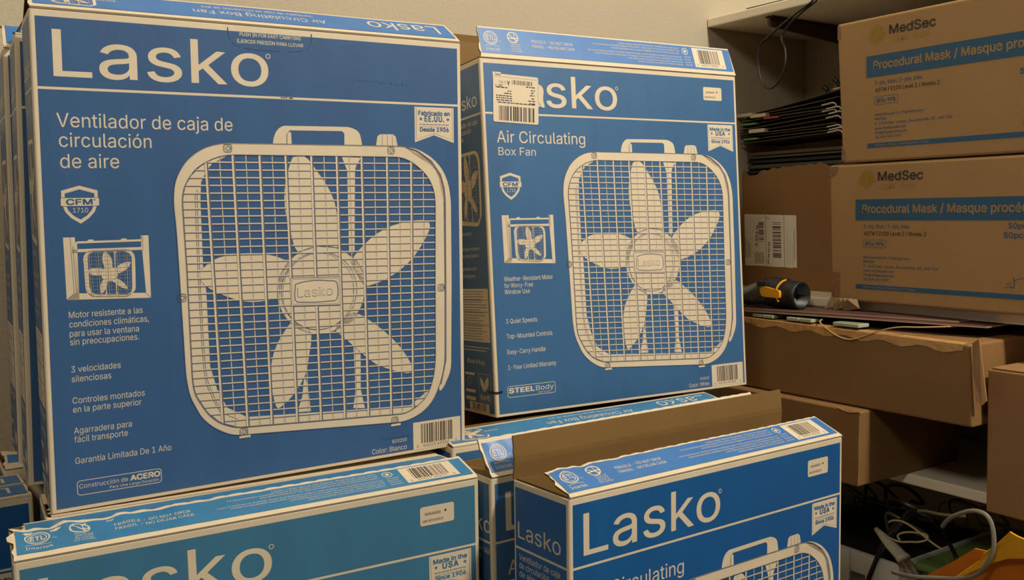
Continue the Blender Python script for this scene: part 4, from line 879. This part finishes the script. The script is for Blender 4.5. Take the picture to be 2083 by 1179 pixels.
cable([(1.49, .90, .352), (1.470, .875, .338), (1.462, .862, .310), (1.460, .855, .27), (1.455, .845, .24)], .0036, BC, 'black cord curving down right of the green lid', name='electric_cable')
cable([(1.345, .825, .432), (1.338, .812, .447), (1.334, .798, .459), (1.33, .771, .474), (1.325, .748, .477), (1.325, .737, .467), (1.325, .732, .446), (1.325, .733, .424), (1.325, .744, .398), (1.327, .76, .379), (1.33, .787, .364), (1.335, .827, .351), (1.34, .87, .338), (1.36, .92, .325)], .0034, WC, 'grey white cable curving in front of the orange envelope', name='grey_cable')
cable([(1.48, .83, .330), (1.47, .85, .300), (1.46, .87, .265)], .004, WC, 'short grey cable end behind the orange envelope', name='grey_cable')
r = random.Random(12); TUFT = mat('dull_grey_cable', (82, 78, 70), .4)
for i in range(16):
    y = 1.27-.021*i; x = 1.52+r.uniform(0, .12); z = .31+r.uniform(0, .03)
    pts = [(x, y, z), (x-.02, y-.02*r.random(), z+.03+.03*r.random()), (x-.01, y-.05, z+.035+.03*r.random()), (x+.03, y-.06, z+.01), (x+.05, y-.02, z)]
    cable(pts, r.choice((.002, .003, .0035)), r.choice((BC, BC, TUFT, BC)), 'one of the tangled cables heaped in the clear storage bin', name='tangled_cable')['group'] = 'tangled cables heaped in the clear bin'
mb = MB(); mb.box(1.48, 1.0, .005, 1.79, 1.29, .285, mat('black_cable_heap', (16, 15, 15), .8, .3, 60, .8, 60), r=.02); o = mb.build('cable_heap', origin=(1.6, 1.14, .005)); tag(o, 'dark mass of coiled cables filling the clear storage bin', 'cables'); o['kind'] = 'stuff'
cable([(1.53, .99, .378), (1.52, .965, .3865), (1.515, .93, .3905), (1.53, .895, .394)], .0028, mat('pale_cable_tie', (150, 140, 112), .4), 'pale flat strap crossing the dark space above the green lid', name='pale_strap')
t = thing('padded_envelope', (1.36, .70, .20), 'orange padded envelope with folded yellow flap at the bottom right corner', 'envelope'); OR = mat('orange_envelope', (214, 118, 20), .6, .1, 14, .3, 40); YE = mat('yellow_envelope', (226, 162, 20), .6, .06, 14, .3, 40)
def sheet3(mb, P, m, th=.003):
    P = [Vector(p) for p in P]; n = len(P); nr = (P[1]-P[0]).cross(P[2]-P[0]).normalized()*th
    mb.add(P+[p+nr for p in P], [tuple(range(n)), tuple(range(2*n-1, n-1, -1))]+[(i, (i+1) % n, n+(i+1) % n, n+i) for i in range(n)], m)
mb = MB(); sheet3(mb, [(1.372, .872, .330), (1.385, .87, .20), (1.36, .50, .20), (1.345, .50, .44), (1.355, .706, .425), (1.357, .740, .412), (1.360, .779, .408), (1.365, .814, .377)], OR); mb.build('envelope_body', t)
mb = MB(); sheet3(mb, [(1.348, .809, .352), (1.345, .763, .398), (1.342, .756, .411), (1.340, .737, .430), (1.338, .715, .457), (1.337, .704, .454), (1.334, .60, .44), (1.334, .60, .418), (1.338, .695, .424), (1.340, .719, .416), (1.342, .740, .403), (1.345, .763, .386)], YE); mb.build('envelope_flap', t)
mb = MB(); mb.box(1.50, .30, .002, 1.80, .84, .235, mat('black_tote', (24, 22, 22), .6), r=.01); tag(mb.build('black_tote', origin=(1.6, .6, 0)), 'black tote on the floor behind the orange envelope', 'tote')
XF[0] = None
